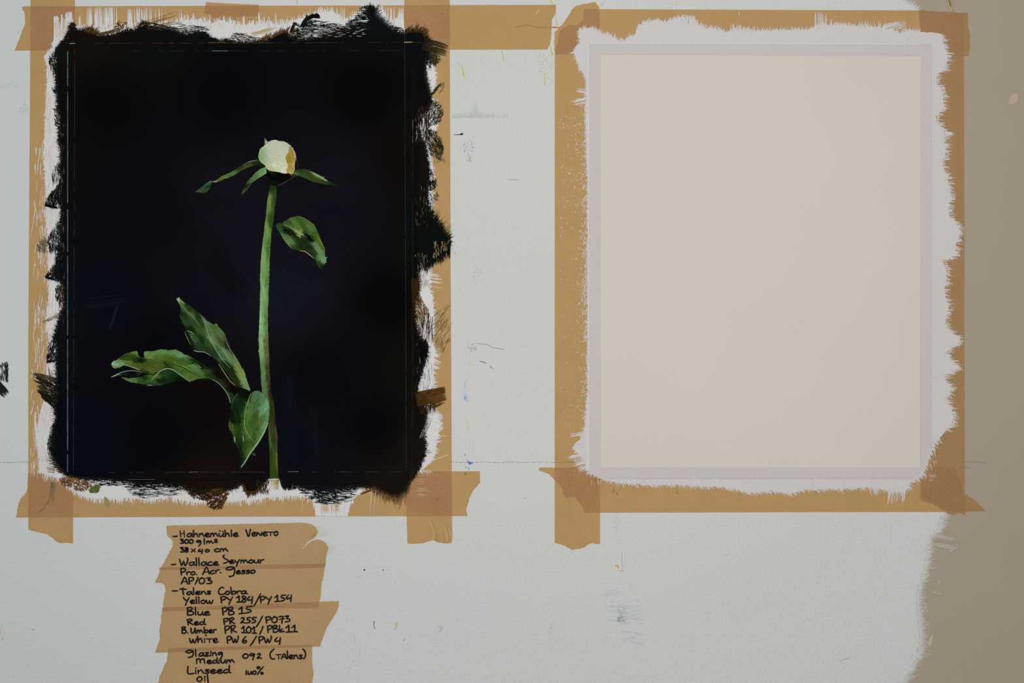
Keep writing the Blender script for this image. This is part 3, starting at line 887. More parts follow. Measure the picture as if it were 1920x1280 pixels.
# top right corner
bk.fringe([(760, 60), (780, 56), (795, 60), (800, 68)], D2, BKB, (6, 17), (.6, 1.5), 2.2, ang=-.95, spread=.2, inset=5, fade=c(110, 82, 48))
bk.brush(792, 82, 840, 93, 22, 60, D2, c(28, 25, 16), c(70, 60, 34), (.6, 1.5), .06)
bk.dry([(800, 90), (815, 92), (822, 120), (806, 130), (796, 128)], DN, 130, D2, TEAL, (5, 14), (.5, 1.2), .1)
bk.brush(804, 112, 826, 106, 24, 40, D2, c(34, 34, 18), c(80, 70, 36), (.5, 1.3))
bk.fringe([(797, 122), (799, 145), (804, 165)], D2, c(30, 40, 44), (6, 16), (.4, .9), 1.6, ang=DN - .1, spread=.06, inset=6)
bk.brush(806, 180, 830, 157, 5, 16, D2, c(40, 44, 24), None, (.6, 1.3), -.1)
bk.ribbon(smooth([(826, 165), (829, 159), (831, 155), (832, 160), (829, 168), (823, 175)]), [1] * 21, D2, c(46, 48, 28))
bk.dry([(806, 190), (816, 188), (828, 200), (832, 215), (826, 228), (812, 236), (800, 240), (798, 210)], -1.1, 300, D2, c(24, 28, 20), (4, 11), (.5, 1.1), .55, [c(24, 28, 20), c(40, 42, 24), BK])
bk.dry([(780, 205), (804, 200), (806, 262), (788, 262)], DN, 150, D2, BK, (6, 18), (.6, 1.4), .05, [BK, BKB])
bk.dry([(798, 240), (815, 246), (826, 258), (834, 280), (824, 300), (806, 290), (800, 262)], 1.15, 330, D2, c(26, 30, 18), (5, 12), (.5, 1.1), .25, [c(26, 30, 18), c(48, 48, 26), BK])
for q in range(16):
    bk.bristle(rnd.uniform(812, 832), rnd.uniform(270, 300), .95, rnd.uniform(8, 16), .7, D2, c(96, 86, 50))
bk.dry([(800, 300), (813, 330), (813, 345), (803, 345)], DN, 70, D2, BK, (4, 12), (.5, 1.1), .06)
bk.dry([(803, 340), (818, 336), (818, 354), (806, 358)], DN + .2, 70, D2, TEAL, (4, 9), (.6, 1.4), .3)
bk.dry([(806, 360), (822, 362), (822, 374), (808, 380)], .9, 40, D2, c(50, 48, 30), (3, 9), (.5, 1.1), .3)
bk.dry([(802, 380), (812, 380), (814, 404), (804, 400)], DN, 45, D2, BK, (4, 10), (.5, 1.2), .06)
bk.fringe([(808, 400), (816, 408), (825, 422), (834, 434), (844, 448)], D2, c(14, 20, 18), (3, 11), (.6, 1.5), 2.2, ang=-.75, spread=.3, inset=4)
bk.fringe([(812, 405), (830, 428), (842, 444)], D2, c(110, 96, 50), (6, 20), (.5, .9), .8, ang=-.9, spread=.15, inset=2)
bk.fringe([(844, 470), (832, 480), (818, 488), (806, 494), (796, 500)], D2, c(16, 20, 16), (5, 17), (.6, 1.5), 2.3, ang=DN, spread=.1, inset=9)
bk.dry([(800, 455), (845, 452), (845, 470), (806, 490)], DN, 120, D2, BK, (5, 12), (.6, 1.3), .08)
bk.fringe([(778, 504), (796, 500), (806, 494)], D2, BK, (5, 15), (.5, 1.2), 2.2, ang=DN, spread=.08, inset=5)
bk.brush(778, 520, 783, 580, 14, 34, D2, c(50, 32, 14), None, (.6, 1.5), .02)
bk.dry([(783, 556), (792, 558), (802, 578), (803, 588), (790, 600), (780, 600)], 1.1, 130, D2, c(108, 74, 30), (5, 14), (.5, 1.2), .2, [c(108, 74, 30), c(84, 54, 22)])
bk.dry([(780, 585), (798, 580), (812, 600), (812, 640), (786, 636)], DN, 150, D2, c(50, 36, 20), (6, 22), (.4, .95), .05, [c(50, 36, 20), TEAL, c(90, 64, 34)])
bk.dry([(812, 590), (842, 570), (844, 640), (830, 660), (816, 650)], -1.0, 130, D2, c(120, 104, 64), (5, 18), (.4, .9), .12, [c(120, 104, 64), c(90, 84, 56)])
bk.fringe([(802, 648), (801, 660), (794, 684), (786, 706), (781, 735)], D2, TEAL, (5, 16), (.5, 1.1), 1.6, ang=DN - .05, spread=.06, inset=8)
bk.dry([(786, 640), (802, 640), (800, 668), (788, 680)], DN, 90, D2, BK, (6, 14), (.6, 1.4), .1)
bk.dry([(786, 700), (806, 660), (812, 700), (816, 735), (786, 740)], DN, 55, D2, c(90, 96, 104), (6, 18), (.3, .7), .05)
bk.dry([(783, 500), (802, 498), (806, 540), (786, 548)], DN, 70, D2, c(110, 96, 84), (4, 14), (.3, .7), .05)
bk.dry([(812, 455), (842, 452), (838, 474), (812, 486)], DN, 46, D2 + .05, c(150, 124, 84), (3, 8), (.5, 1.1), .06)
bk.brush(780, 748, 836, 738, 26, 110, D2, c(66, 44, 20), c(92, 64, 30), (.8, 1.9), -.02, .25)
bk.brush(800, 738, 836, 730, 12, 40, D2, c(46, 32, 16), c(66, 46, 22), (.7, 1.6), 0, .3)
bk.brush(806, 758, 832, 748, 18, 40, D2, c(64, 44, 20), c(96, 68, 34), (.7, 1.5), 0, .4)
bk.dry([(780, 740), (806, 744), (800, 772), (788, 775)], DN - .1, 130, D2, c(40, 30, 17), (5, 13), (.7, 1.5), .1)
bk.fringe([(798, 768), (806, 766), (816, 762)], D2, BKB, (5, 16), (.5, 1.1), 1.8, ang=DN, spread=.06, inset=8)
bk.fringe([(797, 792), (793, 808), (795, 826), (797, 842), (790, 862), (783, 878), (775, 894)], D2, c(26, 22, 14), (3, 10), (.6, 1.3), 2, ang=.1, spread=.35, inset=4)
bk.brush(790, 822, 808, 780, 8, 10, D2, c(150, 140, 125), None, (.4, .9))
bk.dry([(798, 842), (806, 842), (809, 848), (800, 852)], .1, 16, D2, c(150, 148, 146), (4, 9), (.5, 1), .2)
bk.dry([(770, 880), (790, 868), (785, 884), (772, 896)], -.5, 50, D2, c(30, 28, 26), (4, 10), (.5, 1.1), .2)
# bottom edge, from the right
bk.fringe([(700, 914), (716, 922), (732, 930), (748, 930), (762, 920), (768, 906)], D2, c(44, 36, 20), (5, 17), (.6, 1.3), 2.4, ang=DN + .1, spread=.14, inset=4, fade=c(130, 98, 58))
bk.fringe([(712, 926), (745, 934), (762, 926)], D2, c(110, 84, 48), (8, 26), (.4, .9), 1.0, ang=DN, spread=.07, inset=3)
bk.brush(676, 926, 700, 914, 4, 8, D2, c(80, 56, 38), None, (.5, 1), .1)
bk.dry([(560, 910), (672, 910), (664, 928), (640, 942), (606, 946), (584, 938), (566, 926)], .05, 420, D2, TEAL, (5, 15), (.5, 1.2), .14, [TEAL, c(18, 26, 32), BK])
bk.dry([(586, 920), (636, 918), (630, 938), (600, 944)], .25, 180, D2, c(12, 20, 22), (4, 10), (.6, 1.4), .4)
bk.dry([(620, 940), (660, 930), (664, 936), (630, 952)], -.1, 26, D2, c(44, 56, 66), (5, 14), (.4, .9), .25)
bk.fringe([(527, 908), (532, 914), (545, 914), (556, 910)], D2, BK, (3, 8), (.6, 1.2), 1.6, ang=DN, spread=.2)
bk.dry([(535, 900), (566, 905), (566, 918), (540, 918)], .03, 50, D2, BK, (5, 13), (.5, 1.2), .08)
bk.fringe([(456, 910), (464, 924), (478, 924), (488, 914)], D2, BRN, (4, 13), (.6, 1.4), 2.2, ang=DN, spread=.14, inset=4, fade=c(100, 74, 42))
bk.dry([(480, 902), (503, 898), (506, 925), (496, 928), (484, 918)], DN, 90, D2, BKB, (4, 10), (.6, 1.5), .3, [BKB, BK, BRN])
bk.dry([(385, 918), (420, 916), (428, 926), (412, 952), (400, 954), (386, 940)], -.6, 320, D2, c(58, 38, 20), (4, 12), (.7, 1.7), .5, [c(58, 38, 20), c(40, 26, 14), c(84, 58, 30)])
bk.brush(424, 930, 412, 954, 6, 26, D2, c(90, 62, 32), None, (.7, 1.5))
bk.dry([(340, 908), (370, 916), (395, 926), (382, 938), (362, 932)], .35, 200, D2, c(34, 25, 16), (4, 12), (.6, 1.4), .3, [c(34, 25, 16), BK, BRN])
bk.dry([(233, 903), (330, 905), (345, 916), (330, 928), (270, 934), (246, 926), (236, 912)], .02, 330, D2, TEAL, (5, 16), (.45, 1.0), .09, [TEAL, c(20, 28, 30), BK])
bk.dry([(236, 900), (330, 900), (335, 914), (250, 914)], .02, 200, D2, BK, (5, 13), (.7, 1.5), .08)
bk.dry([(160, 897), (236, 899), (236, 910), (180, 910)], .02, 110, D2, BK, (5, 13), (.6, 1.3), .06)
bk.dry([(112, 896), (128, 893), (160, 900), (172, 910), (160, 920), (145, 920), (130, 912), (116, 910)], .55, 280, D2, c(112, 74, 36), (3, 9), (.8, 1.8), .6, [c(112, 74, 36), c(92, 58, 28), c(128, 88, 44), c(70, 46, 22)])
# left edge teeth, from the bottom
bk.dry([(88, 836), (96, 800), (103, 796), (104, 850), (92, 856)], DN + .15, 170, D2, TEAL, (3, 9), (.6, 1.3), .5)
bk.fringe([(98, 856), (112, 878), (120, 887)], D2, c(40, 36, 24), (5, 22), (.4, .9), 2.0, ang=LF, spread=.06, inset=3)
bk.brush(104, 880, 86, 878, 12, 10, D2, c(120, 92, 56), None, (.4, .9))
bk.dry([(66, 702), (80, 702), (106, 716), (104, 752), (92, 756), (80, 740)], .45, 330, D2, c(26, 28, 18), (8, 22), (.5, 1.2), .06, [c(26, 28, 18), c(60, 54, 32), BK])
bk.dry([(72, 732), (84, 738), (100, 746), (98, 762), (84, 752)], .75, 150, D2, c(20, 24, 16), (6, 14), (.6, 1.4), .15)
bk.brush(108, 712, 66, 700, 10, 20, D2, c(44, 44, 30), c(110, 100, 70), (.5, 1.1))
bk.dry([(92, 690), (100, 706), (106, 760), (98, 770), (92, 720)], DN, 70, D2, TEAL, (8, 22), (.5, 1.1), .05)
bk.dry([(92, 645), (100, 636), (107, 646), (107, 678), (87, 680), (88, 668)], DN, 190, D2, TEAL, (3, 9), (.7, 1.5), .5)
bk.brush(87, 679, 104, 676, 2, 8, D2, BK, None, (.8, 1.6))
bk.brush(91, 663, 88, 678, 2, 5, D2, BK, None, (.8, 1.4))
bk.dry([(82, 600), (112, 584), (112, 592), (84, 606)], -.35, 40, D2, c(110, 96, 74), (6, 16), (.3, .8), .08)
bk.dry([(104, 540), (120, 532), (122, 560), (112, 566), (104, 560)], DN, 150, D2, c(36, 30, 18), (4, 10), (.5, 1.2), .35, [c(36, 30, 18), BK, TEAL])
bk.dry([(108, 560), (121, 562), (120, 580), (112, 582)], DN, 40, D2, BKB, (4, 12), (.5, 1), .1)
bk.dry([(84, 519), (100, 498), (112, 480), (112, 524), (90, 524)], DN, 260, D2, TEAL, (3, 9), (.6, 1.4), .3)
bk.brush(84, 518, 108, 526, 4, 14, D2, BK, None, (.8, 1.6))
bk.dry([(88, 452), (94, 440), (104, 424), (114, 410), (114, 470), (94, 474)], DN, 300, D2, TEAL, (4, 13), (.5, 1.15), .06)
bk.dry([(70, 456), (84, 444), (90, 452), (86, 474), (70, 470)], .8, 90, D2, c(104, 92, 66), (4, 12), (.5, 1.2), .4, [c(104, 92, 66), c(70, 66, 50)])
bk.dry([(84, 383), (90, 372), (100, 358), (114, 340), (115, 384), (96, 388)], DN, 330, D2, TEAL, (4, 13), (.6, 1.3), .06, [TEAL, BK])
bk.brush(84, 384, 110, 390, 5, 18, D2, BK, None, (.8, 1.7))
bk.dry([(96, 316), (114, 310), (114, 335), (98, 345)], DN, 70, D2, TEAL, (6, 18), (.35, .8), .04)
bk.dry([(100, 225), (108, 222), (112, 240), (104, 236)], .8, 36, D2, BK, (2, 6), (.7, 1.4), .5)
bk.dry([(100, 205), (110, 200), (113, 225), (104, 222)], 1.0, 50, D2, BKB, (3, 8), (.7, 1.4), .5, [BKB, BK, c(84, 62, 38)])
bk.dry([(97, 165), (106, 162), (107, 180), (102, 176)], .9, 34, D2, TEAL, (2, 7), (.7, 1.4), .5)
bk.dry([(91, 112), (98, 100), (105, 98), (105, 140), (98, 140)], DN, 130, D2, TEAL, (3, 10), (.5, 1.2), .25)
bk.dry([(91, 108), (95, 110), (95, 122), (91, 120)], DN + .3, 20, D2, BK, (2, 6), (.8, 1.5), .3)
bk.fringe([(131, 60), (119, 77), (104, 96)], D2, TEAL, (2, 6), (.6, 1.3), 2.4, ang=LF + .8, spread=.3, inset=3)
dry_marks = bk.build('dry_brush_marks', M_black, ground, stuff=True)

# primer scratches showing through the black; painted highlights and scuffs along paper and tape edges
g = Mesh()
D3 = .72
for q in range(150):
    y = rnd.choice([rnd.uniform(205, 265), rnd.uniform(340, 420), rnd.uniform(470, 500), rnd.uniform(590, 700), rnd.uniform(225, 262)])
    x = rnd.uniform(779, 803)
    g.bristle(x, y, DN, rnd.uniform(3, 12), rnd.uniform(.25, .55), D3, rnd.choice([c(120, 110, 100), c(84, 58, 34), c(160, 156, 152), c(60, 44, 28)]))
for q in range(60):
    g.bristle(rnd.uniform(108, 121), rnd.uniform(230, 620), DN, rnd.uniform(4, 12), rnd.uniform(.3, .6), D3, rnd.choice([c(70, 66, 60), c(90, 66, 46), c(120, 120, 118)]))
for q in range(50):
    g.bristle(rnd.uniform(560, 680), rnd.uniform(50, 70), RT, rnd.uniform(4, 10), rnd.uniform(.4, .8), D3, c(176, 178, 180))
g.build('primer_scratches', M_gesso, ground, stuff=True)


def edge_shading(name, a, b_, w, col, gap, vary=.5):  # highlights on the edges painted as thin ribbons, together with scuffs
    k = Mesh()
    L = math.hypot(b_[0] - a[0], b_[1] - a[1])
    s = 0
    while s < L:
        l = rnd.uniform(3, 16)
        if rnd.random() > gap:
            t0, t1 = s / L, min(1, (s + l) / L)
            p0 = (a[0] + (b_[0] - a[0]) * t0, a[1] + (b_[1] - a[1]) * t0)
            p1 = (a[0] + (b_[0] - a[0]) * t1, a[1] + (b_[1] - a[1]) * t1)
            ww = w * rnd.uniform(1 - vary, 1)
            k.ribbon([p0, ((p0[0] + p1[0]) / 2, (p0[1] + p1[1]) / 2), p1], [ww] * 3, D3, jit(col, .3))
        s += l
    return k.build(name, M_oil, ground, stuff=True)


edge_shading('paper_edge_shading', (127.2, 97), (127, 884), 1.5, c(84, 110, 118), .02, .3)
edge_shading('tape_edge_shading', (140.5, 96), (137.8, 884), .5, c(58, 70, 80), .12)
edge_shading('tape_edge_shading', (758.7, 60), (762, 884), .5, c(50, 66, 78), .06)
edge_shading('paper_edge_shading', (774, 130), (773, 880), .5, c(56, 36, 20), .3)
edge_shading('paper_edge_shading', (774, 225), (774, 268), 1.3, c(110, 78, 30), .1)
edge_shading('paper_edge_shading', (130, 81.7), (790, 79.5), .5, c(80, 68, 52), .45)
edge_shading('paper_edge_shading', (390, 80), (470, 79.5), .6, c(140, 104, 58), .3)
edge_shading('paper_edge_shading', (758, 79.5), (774, 79), 1.6, c(176, 150, 100), .0)
edge_shading('paper_edge_shading', (131, 82), (141, 81.5), 1.6, c(160, 140, 100), .0)
edge_shading('tape_edge_shading', (250, 95.8), (760, 95), .4, c(56, 56, 62), .5)
edge_shading('tape_edge_shading', (398, 95.6), (427, 95.6), 1.1, c(150, 146, 140), .0)
edge_shading('tape_edge_shading', (160, 885.5), (755, 884), .4, c(72, 78, 88), .4)
edge_shading('tape_edge_shading', (354, 884.6), (372, 884.4), .9, c(120, 120, 126), .0)
edge_shading('tape_edge_shading', (540, 883.6), (560, 883.6), .8, c(110, 110, 118), .0)
edge_shading('paper_edge_shading', (185, 898.5), (290, 898.5), .6, c(100, 108, 110), .4)

# faint broad strokes within the black
k = Mesh()
for (x0, y0, x1, y1, W, n, col) in [(345, 340, 430, 400, 30, 26, (17, 17, 22)), (370, 390, 470, 370, 24, 20, (16, 16, 22)), (530, 380, 640, 345, 30, 26, (18, 17, 23)), (620, 400, 650, 480, 30, 24, (17, 17, 23)), (520, 560, 620, 530, 26, 26, (21, 21, 29)),
                                   (515, 480, 600, 520, 30, 24, (18, 18, 26)), (160, 570, 240, 560, 20, 16, (15, 17, 24)), (205, 620, 225, 560, 4, 6, (20, 24, 34)), (540, 700, 548, 880, 26, 30, (14, 16, 22)), (590, 760, 596, 870, 14, 16, (15, 17, 24)), (390, 480, 470, 560, 40, 24, (15, 14, 20)), (640, 320, 700, 340, 30, 20, (17, 16, 20))]:
    k.brush(x0, y0, x1, y1, W, n, D3, c(*col), None, (1, 3))
k.build('faint_strokes', M_black, ground, stuff=True)

# ------------------------------------------------------------------ the peony
DF = .76


def fill(name, outline, cps, ang, n, lab=None, L=(4, 11), w=(.7, 1.9), d=DF, extra=None, parent=painting, power=3.0, noise_=.3, lines=()):
    """a painted shape: an underlayer in mixed colours with short strokes of thicker paint on top"""
    base = idw([(a[0], a[1], (a[2][0] * .82, a[2][1] * .89, a[2][2] * .86) if 'bud' not in name else a[2]) for a in cps], 5.0 if 'bud' not in name else power, ang if 'bud' not in name else None, .42)
    lum = lambda q: .3 * q[0] + .6 * q[1] + .1 * q[2]
    mean = sum(lum(c(*a[2])) for a in cps) / len(cps)

    def colf(x, y):
        q = base(x, y)
        f = max(.4, min(1.35, (lum(q) / mean) ** .3)) if mean < .3 else 1
        return tuple(min(.9, v * f) for v in q)
    k = Mesh()
    o = rough(outline, .45, 2.5, True)
    k.poly(o, d, colf, thick=.05, grid=3.2)
    xs = [p[0] for p in outline]
    ys = [p[1] for p in outline]
    P = [(rnd.uniform(min(xs), max(xs)), rnd.uniform(min(ys), max(ys))) for _ in range(n)]
    ok = inside(P, [o])
    E1, E2, G_, Q = [], [], [], []
    for p, t in zip(P, ok):
        if t:
            a = (ang(*p) if callable(ang) else ang) + rnd.gauss(0, .18)
            l = rnd.uniform(*L)
            E1.append((p[0] - math.cos(a) * l / 2, p[1] - math.sin(a) * l / 2))
            E2.append((p[0] + math.cos(a) * l / 2, p[1] + math.sin(a) * l / 2))
            G_.append((a, l))
            Q.append(p)
    if Q:
        i1, i2 = inside(E1, [o]), inside(E2, [o])
        for e1, e2, (a, l), p, f1, f2 in zip(E1, E2, G_, Q, i1, i2):
            if f1 and f2:
                k.bristle(e1[0], e1[1], a, l, rnd.uniform(*w), d + .05, jit(colf(p[0] + rnd.gauss(0, 2), p[1] + rnd.gauss(0, 2)), noise_), None, rnd.gauss(0, .12), .4)
    ob = k.build(name, M_oil, parent, lab)
    for nm, pts, ws, col in lines:
        q = Mesh()
        sp = smooth(pts, 4)
        t = np.linspace(0, len(ws) - 1, len(sp))
        wv = list(np.interp(t, range(len(ws)), ws))
        q.ribbon(sp, wv, d + .10, c(*col))
        q.build(nm, M_oil, ob)
    return ob


stemL = [(507, 344), (505, 356), (502, 374), (500, 392), (497.7, 413), (495, 437), (491.5, 464), (489.3, 490), (488, 518), (488.6, 544), (486.8, 598), (485, 639), (486.5, 665), (488.7, 690), (490, 715), (491.6, 737), (496, 752), (502, 770), (503, 789), (503.8, 816), (505.7, 848), (506.2, 875), (505.8, 897)]
stemR = [(518, 346), (518.5, 360), (518, 374), (515, 392), (513, 413), (509, 437), (507, 464), (505.6, 490), (505, 518), (504, 544), (503, 570), (502, 598), (503.5, 639), (504.5, 665), (505.5, 690), (506.5, 715), (509, 737), (513, 752), (515, 767), (516, 789), (520, 816), (520, 848), (521, 875), (522.5, 897)]
fill('stem', stemL + stemR[::-1], [(512, 348, (50, 66, 28)), (506, 380, (120, 140, 70)), (515, 375, (60, 88, 36)), (500, 430, (128, 152, 84)), (508, 415, (62, 92, 40)), (495, 480, (138, 166, 106)), (503, 470, (92, 130, 58)), (494, 540, (146, 176, 118)), (502, 535, (104, 138, 76)),
      (490, 600, (148, 182, 128)), (500, 600, (110, 140, 78)), (490, 650, (140, 174, 118)), (501, 650, (112, 112, 62)), (492, 700, (112, 146, 92)), (503, 700, (92, 78, 44)), (498, 735, (108, 128, 80)), (507, 735, (66, 54, 30)), (508, 775, (60, 72, 26)), (514, 790, (78, 66, 40)), (506, 820, (92, 106, 52)), (513, 820, (56, 74, 24)), (519, 815, (108, 84, 60)), (512, 860, (62, 82, 26)), (519, 860, (112, 116, 50)), (513, 890, (70, 90, 28))],
     lambda x, y: DN + .12 if y < 520 else (DN if y < 740 else DN - .12), 900, 'light green painted flower stem', (6, 18), (.7, 1.8))
fill('bud', [(484.5, 292), (486, 285), (488, 279), (492, 276), (495, 274), (497, 271), (501, 267), (508, 264), (516, 262.3), (522, 264.5), (530, 265), (538, 267.5), (544, 272), (549, 277), (552, 283), (554, 290), (553.6, 300), (552.6, 310), (552.6, 318), (549, 325), (546, 326.5), (541, 324), (534, 325.6), (525, 323), (515, 321.5), (505, 320), (500, 316), (497, 310), (490, 305), (486, 300)],
     [(487, 292, (128, 160, 118)), (489, 284, (140, 168, 128)), (492, 300, (136, 168, 124)), (500, 275, (186, 192, 172)), (515, 270, (188, 192, 172)), (535, 272, (186, 190, 168)), (510, 290, (190, 192, 176)), (526, 285, (192, 194, 176)), (500, 308, (176, 190, 158)), (514, 310, (204, 204, 180)), (530, 318, (212, 210, 186)), (533, 300, (196, 200, 172)), (508, 317, (176, 186, 140)), (550, 290, (190, 190, 160))],
     .3, 420, 'cream white flower bud', (3, 8), (.9, 2.2), noise_=.07, power=2.5, d=DF + .08,
     lines=[('outline_stroke', [(548, 277), (552, 284), (554.5, 292), (555, 302)], [.4, 1.4, 1.4, .4], (150, 156, 150)), ('outline_stroke', [(556, 292), (558, 305), (558, 318)], [.5, 1.6, .6], (44, 40, 30))])
fill('bud_shade', [(541, 275), (545, 274), (550, 281), (553, 291), (553.4, 303), (552, 312), (551, 320), (548, 326), (546, 328), (543, 323), (539, 325), (537, 320), (540, 311), (538, 305), (536, 300), (535.5, 295), (538, 290), (541, 285), (542, 280)],
     [(547, 283, (150, 136, 70)), (544, 294, (160, 136, 52)), (545, 303, (150, 122, 46)), (545, 316, (168, 140, 62)), (552, 308, (186, 170, 110)), (547, 324, (176, 158, 80))], DN, 160, 'ochre patch on the white bud', (3, 8), (.8, 1.8), d=DF + .22)
fill('bud_tip', [(496.5, 258.5), (498.5, 261.5), (500.5, 264.5), (503.5, 267), (501, 269.5), (498, 271), (495.5, 273), (496.5, 267)], [(498, 262, (130, 124, 104)), (501, 268, (176, 178, 160)), (497, 271, (112, 84, 62))], DN, 30, None, (2, 4), (.5, 1.1), d=DF + .2)
fill('calyx', [(499, 316), (505, 320), (515, 322), (525, 323.5), (535, 326), (546, 327), (555, 328), (550, 333), (541, 339), (531, 344), (520, 349), (514, 349), (508, 346), (504, 341), (501, 332)],
     [(501, 318, (26, 38, 18)), (506, 328, (9, 11, 8)), (515, 335, (8, 10, 7)), (530, 330, (9, 10, 7)), (540, 330, (10, 11, 7)), (553, 329, (50, 58, 28)), (520, 346, (18, 22, 13)), (538, 338, (14, 16, 10))], .6, 180, 'very dark green base of the bud', (3, 8), (.8, 1.8),
     lines=[('outline_stroke', [(519, 349), (531, 343.5), (543, 337), (555, 329)], [.5, .9, .8, .4], (76, 74, 48))])
fill('sepal', [(549, 325), (552, 320), (560, 317), (570, 316.5), (580, 320), (592, 325), (605, 332), (615, 338), (625, 343), (631, 348), (636, 352), (625, 347.5), (614, 346), (602, 344), (588, 341), (578, 337), (570, 333), (562, 330), (553, 330)],
     [(555, 325, (62, 88, 48)), (566, 320, (62, 62, 36)), (570, 328, (52, 88, 42)), (580, 325, (66, 76, 34)), (590, 335, (66, 78, 28)), (595, 328, (112, 124, 70)), (606, 341, (58, 76, 26)), (612, 341, (28, 74, 52)), (620, 345, (32, 52, 26)), (632, 349, (40, 36, 24))], .45, 240, 'right hand sepal', (4, 10), (.7, 1.7),
     lines=[('highlight_stroke', [(581, 321), (592, 327), (604, 334), (614, 339.5)], [.6, 2.6, 3, 1.2], (146, 156, 108)), ('highlight_stroke', [(545, 325.5), (552, 325.3), (560, 325.5)], [.4, .9, .4], (140, 156, 90))])
fill('sepal', [(485, 300), (478, 300.5), (470, 302), (460, 307.5), (448, 314), (436, 321), (424, 327), (413, 332), (405, 338), (397, 341), (405, 342), (416, 337.5), (430, 332.5), (440, 328), (452, 320), (464, 314.5), (475, 311), (483, 309.5), (488, 312), (497, 313), (492, 306)],
     [(478, 304, (40, 62, 22)), (465, 311, (96, 90, 36)), (462, 307, (38, 58, 22)), (450, 316, (62, 76, 32)), (436, 326, (98, 120, 70)), (424, 331, (94, 130, 66)), (410, 336, (110, 112, 34)), (400, 341, (160, 164, 138)), (490, 309, (34, 44, 16))], -.5, 240, 'long left sepal', (4, 11), (.6, 1.5),
     lines=[('highlight_stroke', [(484, 300), (474, 301.5), (465, 304.5), (455, 310)], [.4, 1, .9, .4], (122, 140, 112))])
fill('sepal', [(397, 338), (388, 343), (378, 351), (370, 357), (365.5, 358.7), (372, 360), (380, 362), (388, 360.5), (394, 353), (396.5, 345)],
     [(394, 341, (84, 116, 92)), (385, 349, (54, 92, 66)), (376, 355, (54, 88, 56)), (390, 350, (34, 68, 48)), (386, 359, (68, 84, 34)), (370, 359, (100, 84, 66))], -.7, 90, 'broken tip of the long left sepal', (3, 7), (.6, 1.5))
fill('sepal', [(503, 318), (497, 313), (488, 317), (480, 323), (472, 332), (464, 340), (459, 349), (456, 356), (453, 364), (458, 361.5), (463, 356.5), (468, 349), (472, 343), (482, 336), (490, 331), (500, 325)],
     [(499, 318, (132, 160, 118)), (488, 322, (116, 150, 96)), (478, 332, (96, 132, 76)), (470, 340, (88, 120, 66)), (466, 347, (48, 54, 36)), (462, 352, (22, 18, 12)), (456, 360, (92, 96, 56)), (467, 353, (110, 114, 80))], -.95, 180, 'short lower left sepal', (3, 8), (.7, 1.6))

LEAF_R = [(518, 420), (523, 418), (529, 418.5), (537, 413), (545, 408), (558, 405), (565, 407), (578, 414), (588, 420), (593, 428), (598, 440), (604, 455), (609, 466), (609.3, 478), (612, 485), (611, 492), (606, 500), (602.5, 505), (598, 502), (595, 495), (591, 486), (582, 481), (573, 473), (560, 470), (547, 466), (540, 458), (533, 450), (525, 437), (518, 426)]
fill('leaf', LEAF_R, [(524, 420, (60, 80, 40)), (540, 416, (66, 94, 40)), (556, 410, (70, 102, 38)), (556, 420, (98, 124, 56)), (545, 424, (86, 108, 50)), (570, 424, (66, 98, 34)), (580, 428, (88, 120, 60)), (590, 440, (76, 104, 36)), (602, 458, (86, 108, 36)), (562, 436, (150, 160, 110)), (560, 430, (100, 116, 54)),
      (535, 432, (26, 34, 16)), (548, 436, (40, 44, 20)), (574, 442, (18, 28, 18)), (584, 450, (18, 26, 16)), (570, 452, (36, 56, 30)), (580, 462, (38, 56, 32)), (535, 445, (94, 124, 72)), (545, 455, (104, 136, 86)), (527, 432, (66, 88, 44)), (552, 462, (50, 76, 30)), (565, 464, (40, 58, 26)), (592, 458, (110, 136, 92)), (598, 470, (112, 134, 92)), (603, 485, (116, 146, 96)), (598, 495, (52, 88, 48)), (590, 475, (50, 78, 34)), (585, 476, (44, 60, 38)), (604, 500, (34, 54, 24))],
     .7, 900, 'small green leaf right of the stem', (3, 9), (.7, 1.8), power=3.4,
     lines=[('edge_stroke', [(558, 405), (568, 408), (580, 415), (591, 424)], [.5, .9, .8, .5], (128, 112, 56)), ('edge_stroke', [(594, 440), (602, 454), (608, 466)], [.5, 1.4, .6], (128, 140, 60)), ('edge_stroke', [(527, 440), (538, 456), (548, 466)], [.4, 1.2, .5], (116, 128, 76)), ('edge_stroke', [(562, 470), (572, 471.5), (581, 478), (589, 484)], [.5, 1.4, 1.2, .4], (170, 146, 108)), ('edge_stroke', [(530, 420), (546, 427), (557, 436), (563, 443)], [.4, 1.2, 1.8, .6], (130, 144, 92)), ('tip_flick', [(607, 482), (612, 483), (614, 481)], [1.8, 1.2, .4], (108, 150, 132)), ('tip_flick', [(606, 491), (611, 490), (613, 492)], [2, 1.2, .4], (118, 150, 112))])
LEAF_U = [(331, 560), (335.5, 557), (340, 563), (350, 569), (362, 578), (372, 586), (382, 594), (388, 601), (398, 607), (407, 609), (415, 617), (421, 624), (424, 632), (430, 644), (434, 655), (442, 668), (450, 682), (459, 698), (464, 715), (469.5, 730), (468, 734), (462, 732), (455, 728), (447, 724), (440, 722), (435, 714), (428, 702), (420, 692), (413, 684), (408, 676), (400, 670), (390, 664), (382, 660), (370, 659), (364, 657), (358, 648), (352, 638), (347, 627), (346, 620), (345, 610), (341, 601), (337, 592), (340, 580), (337.5, 572)]
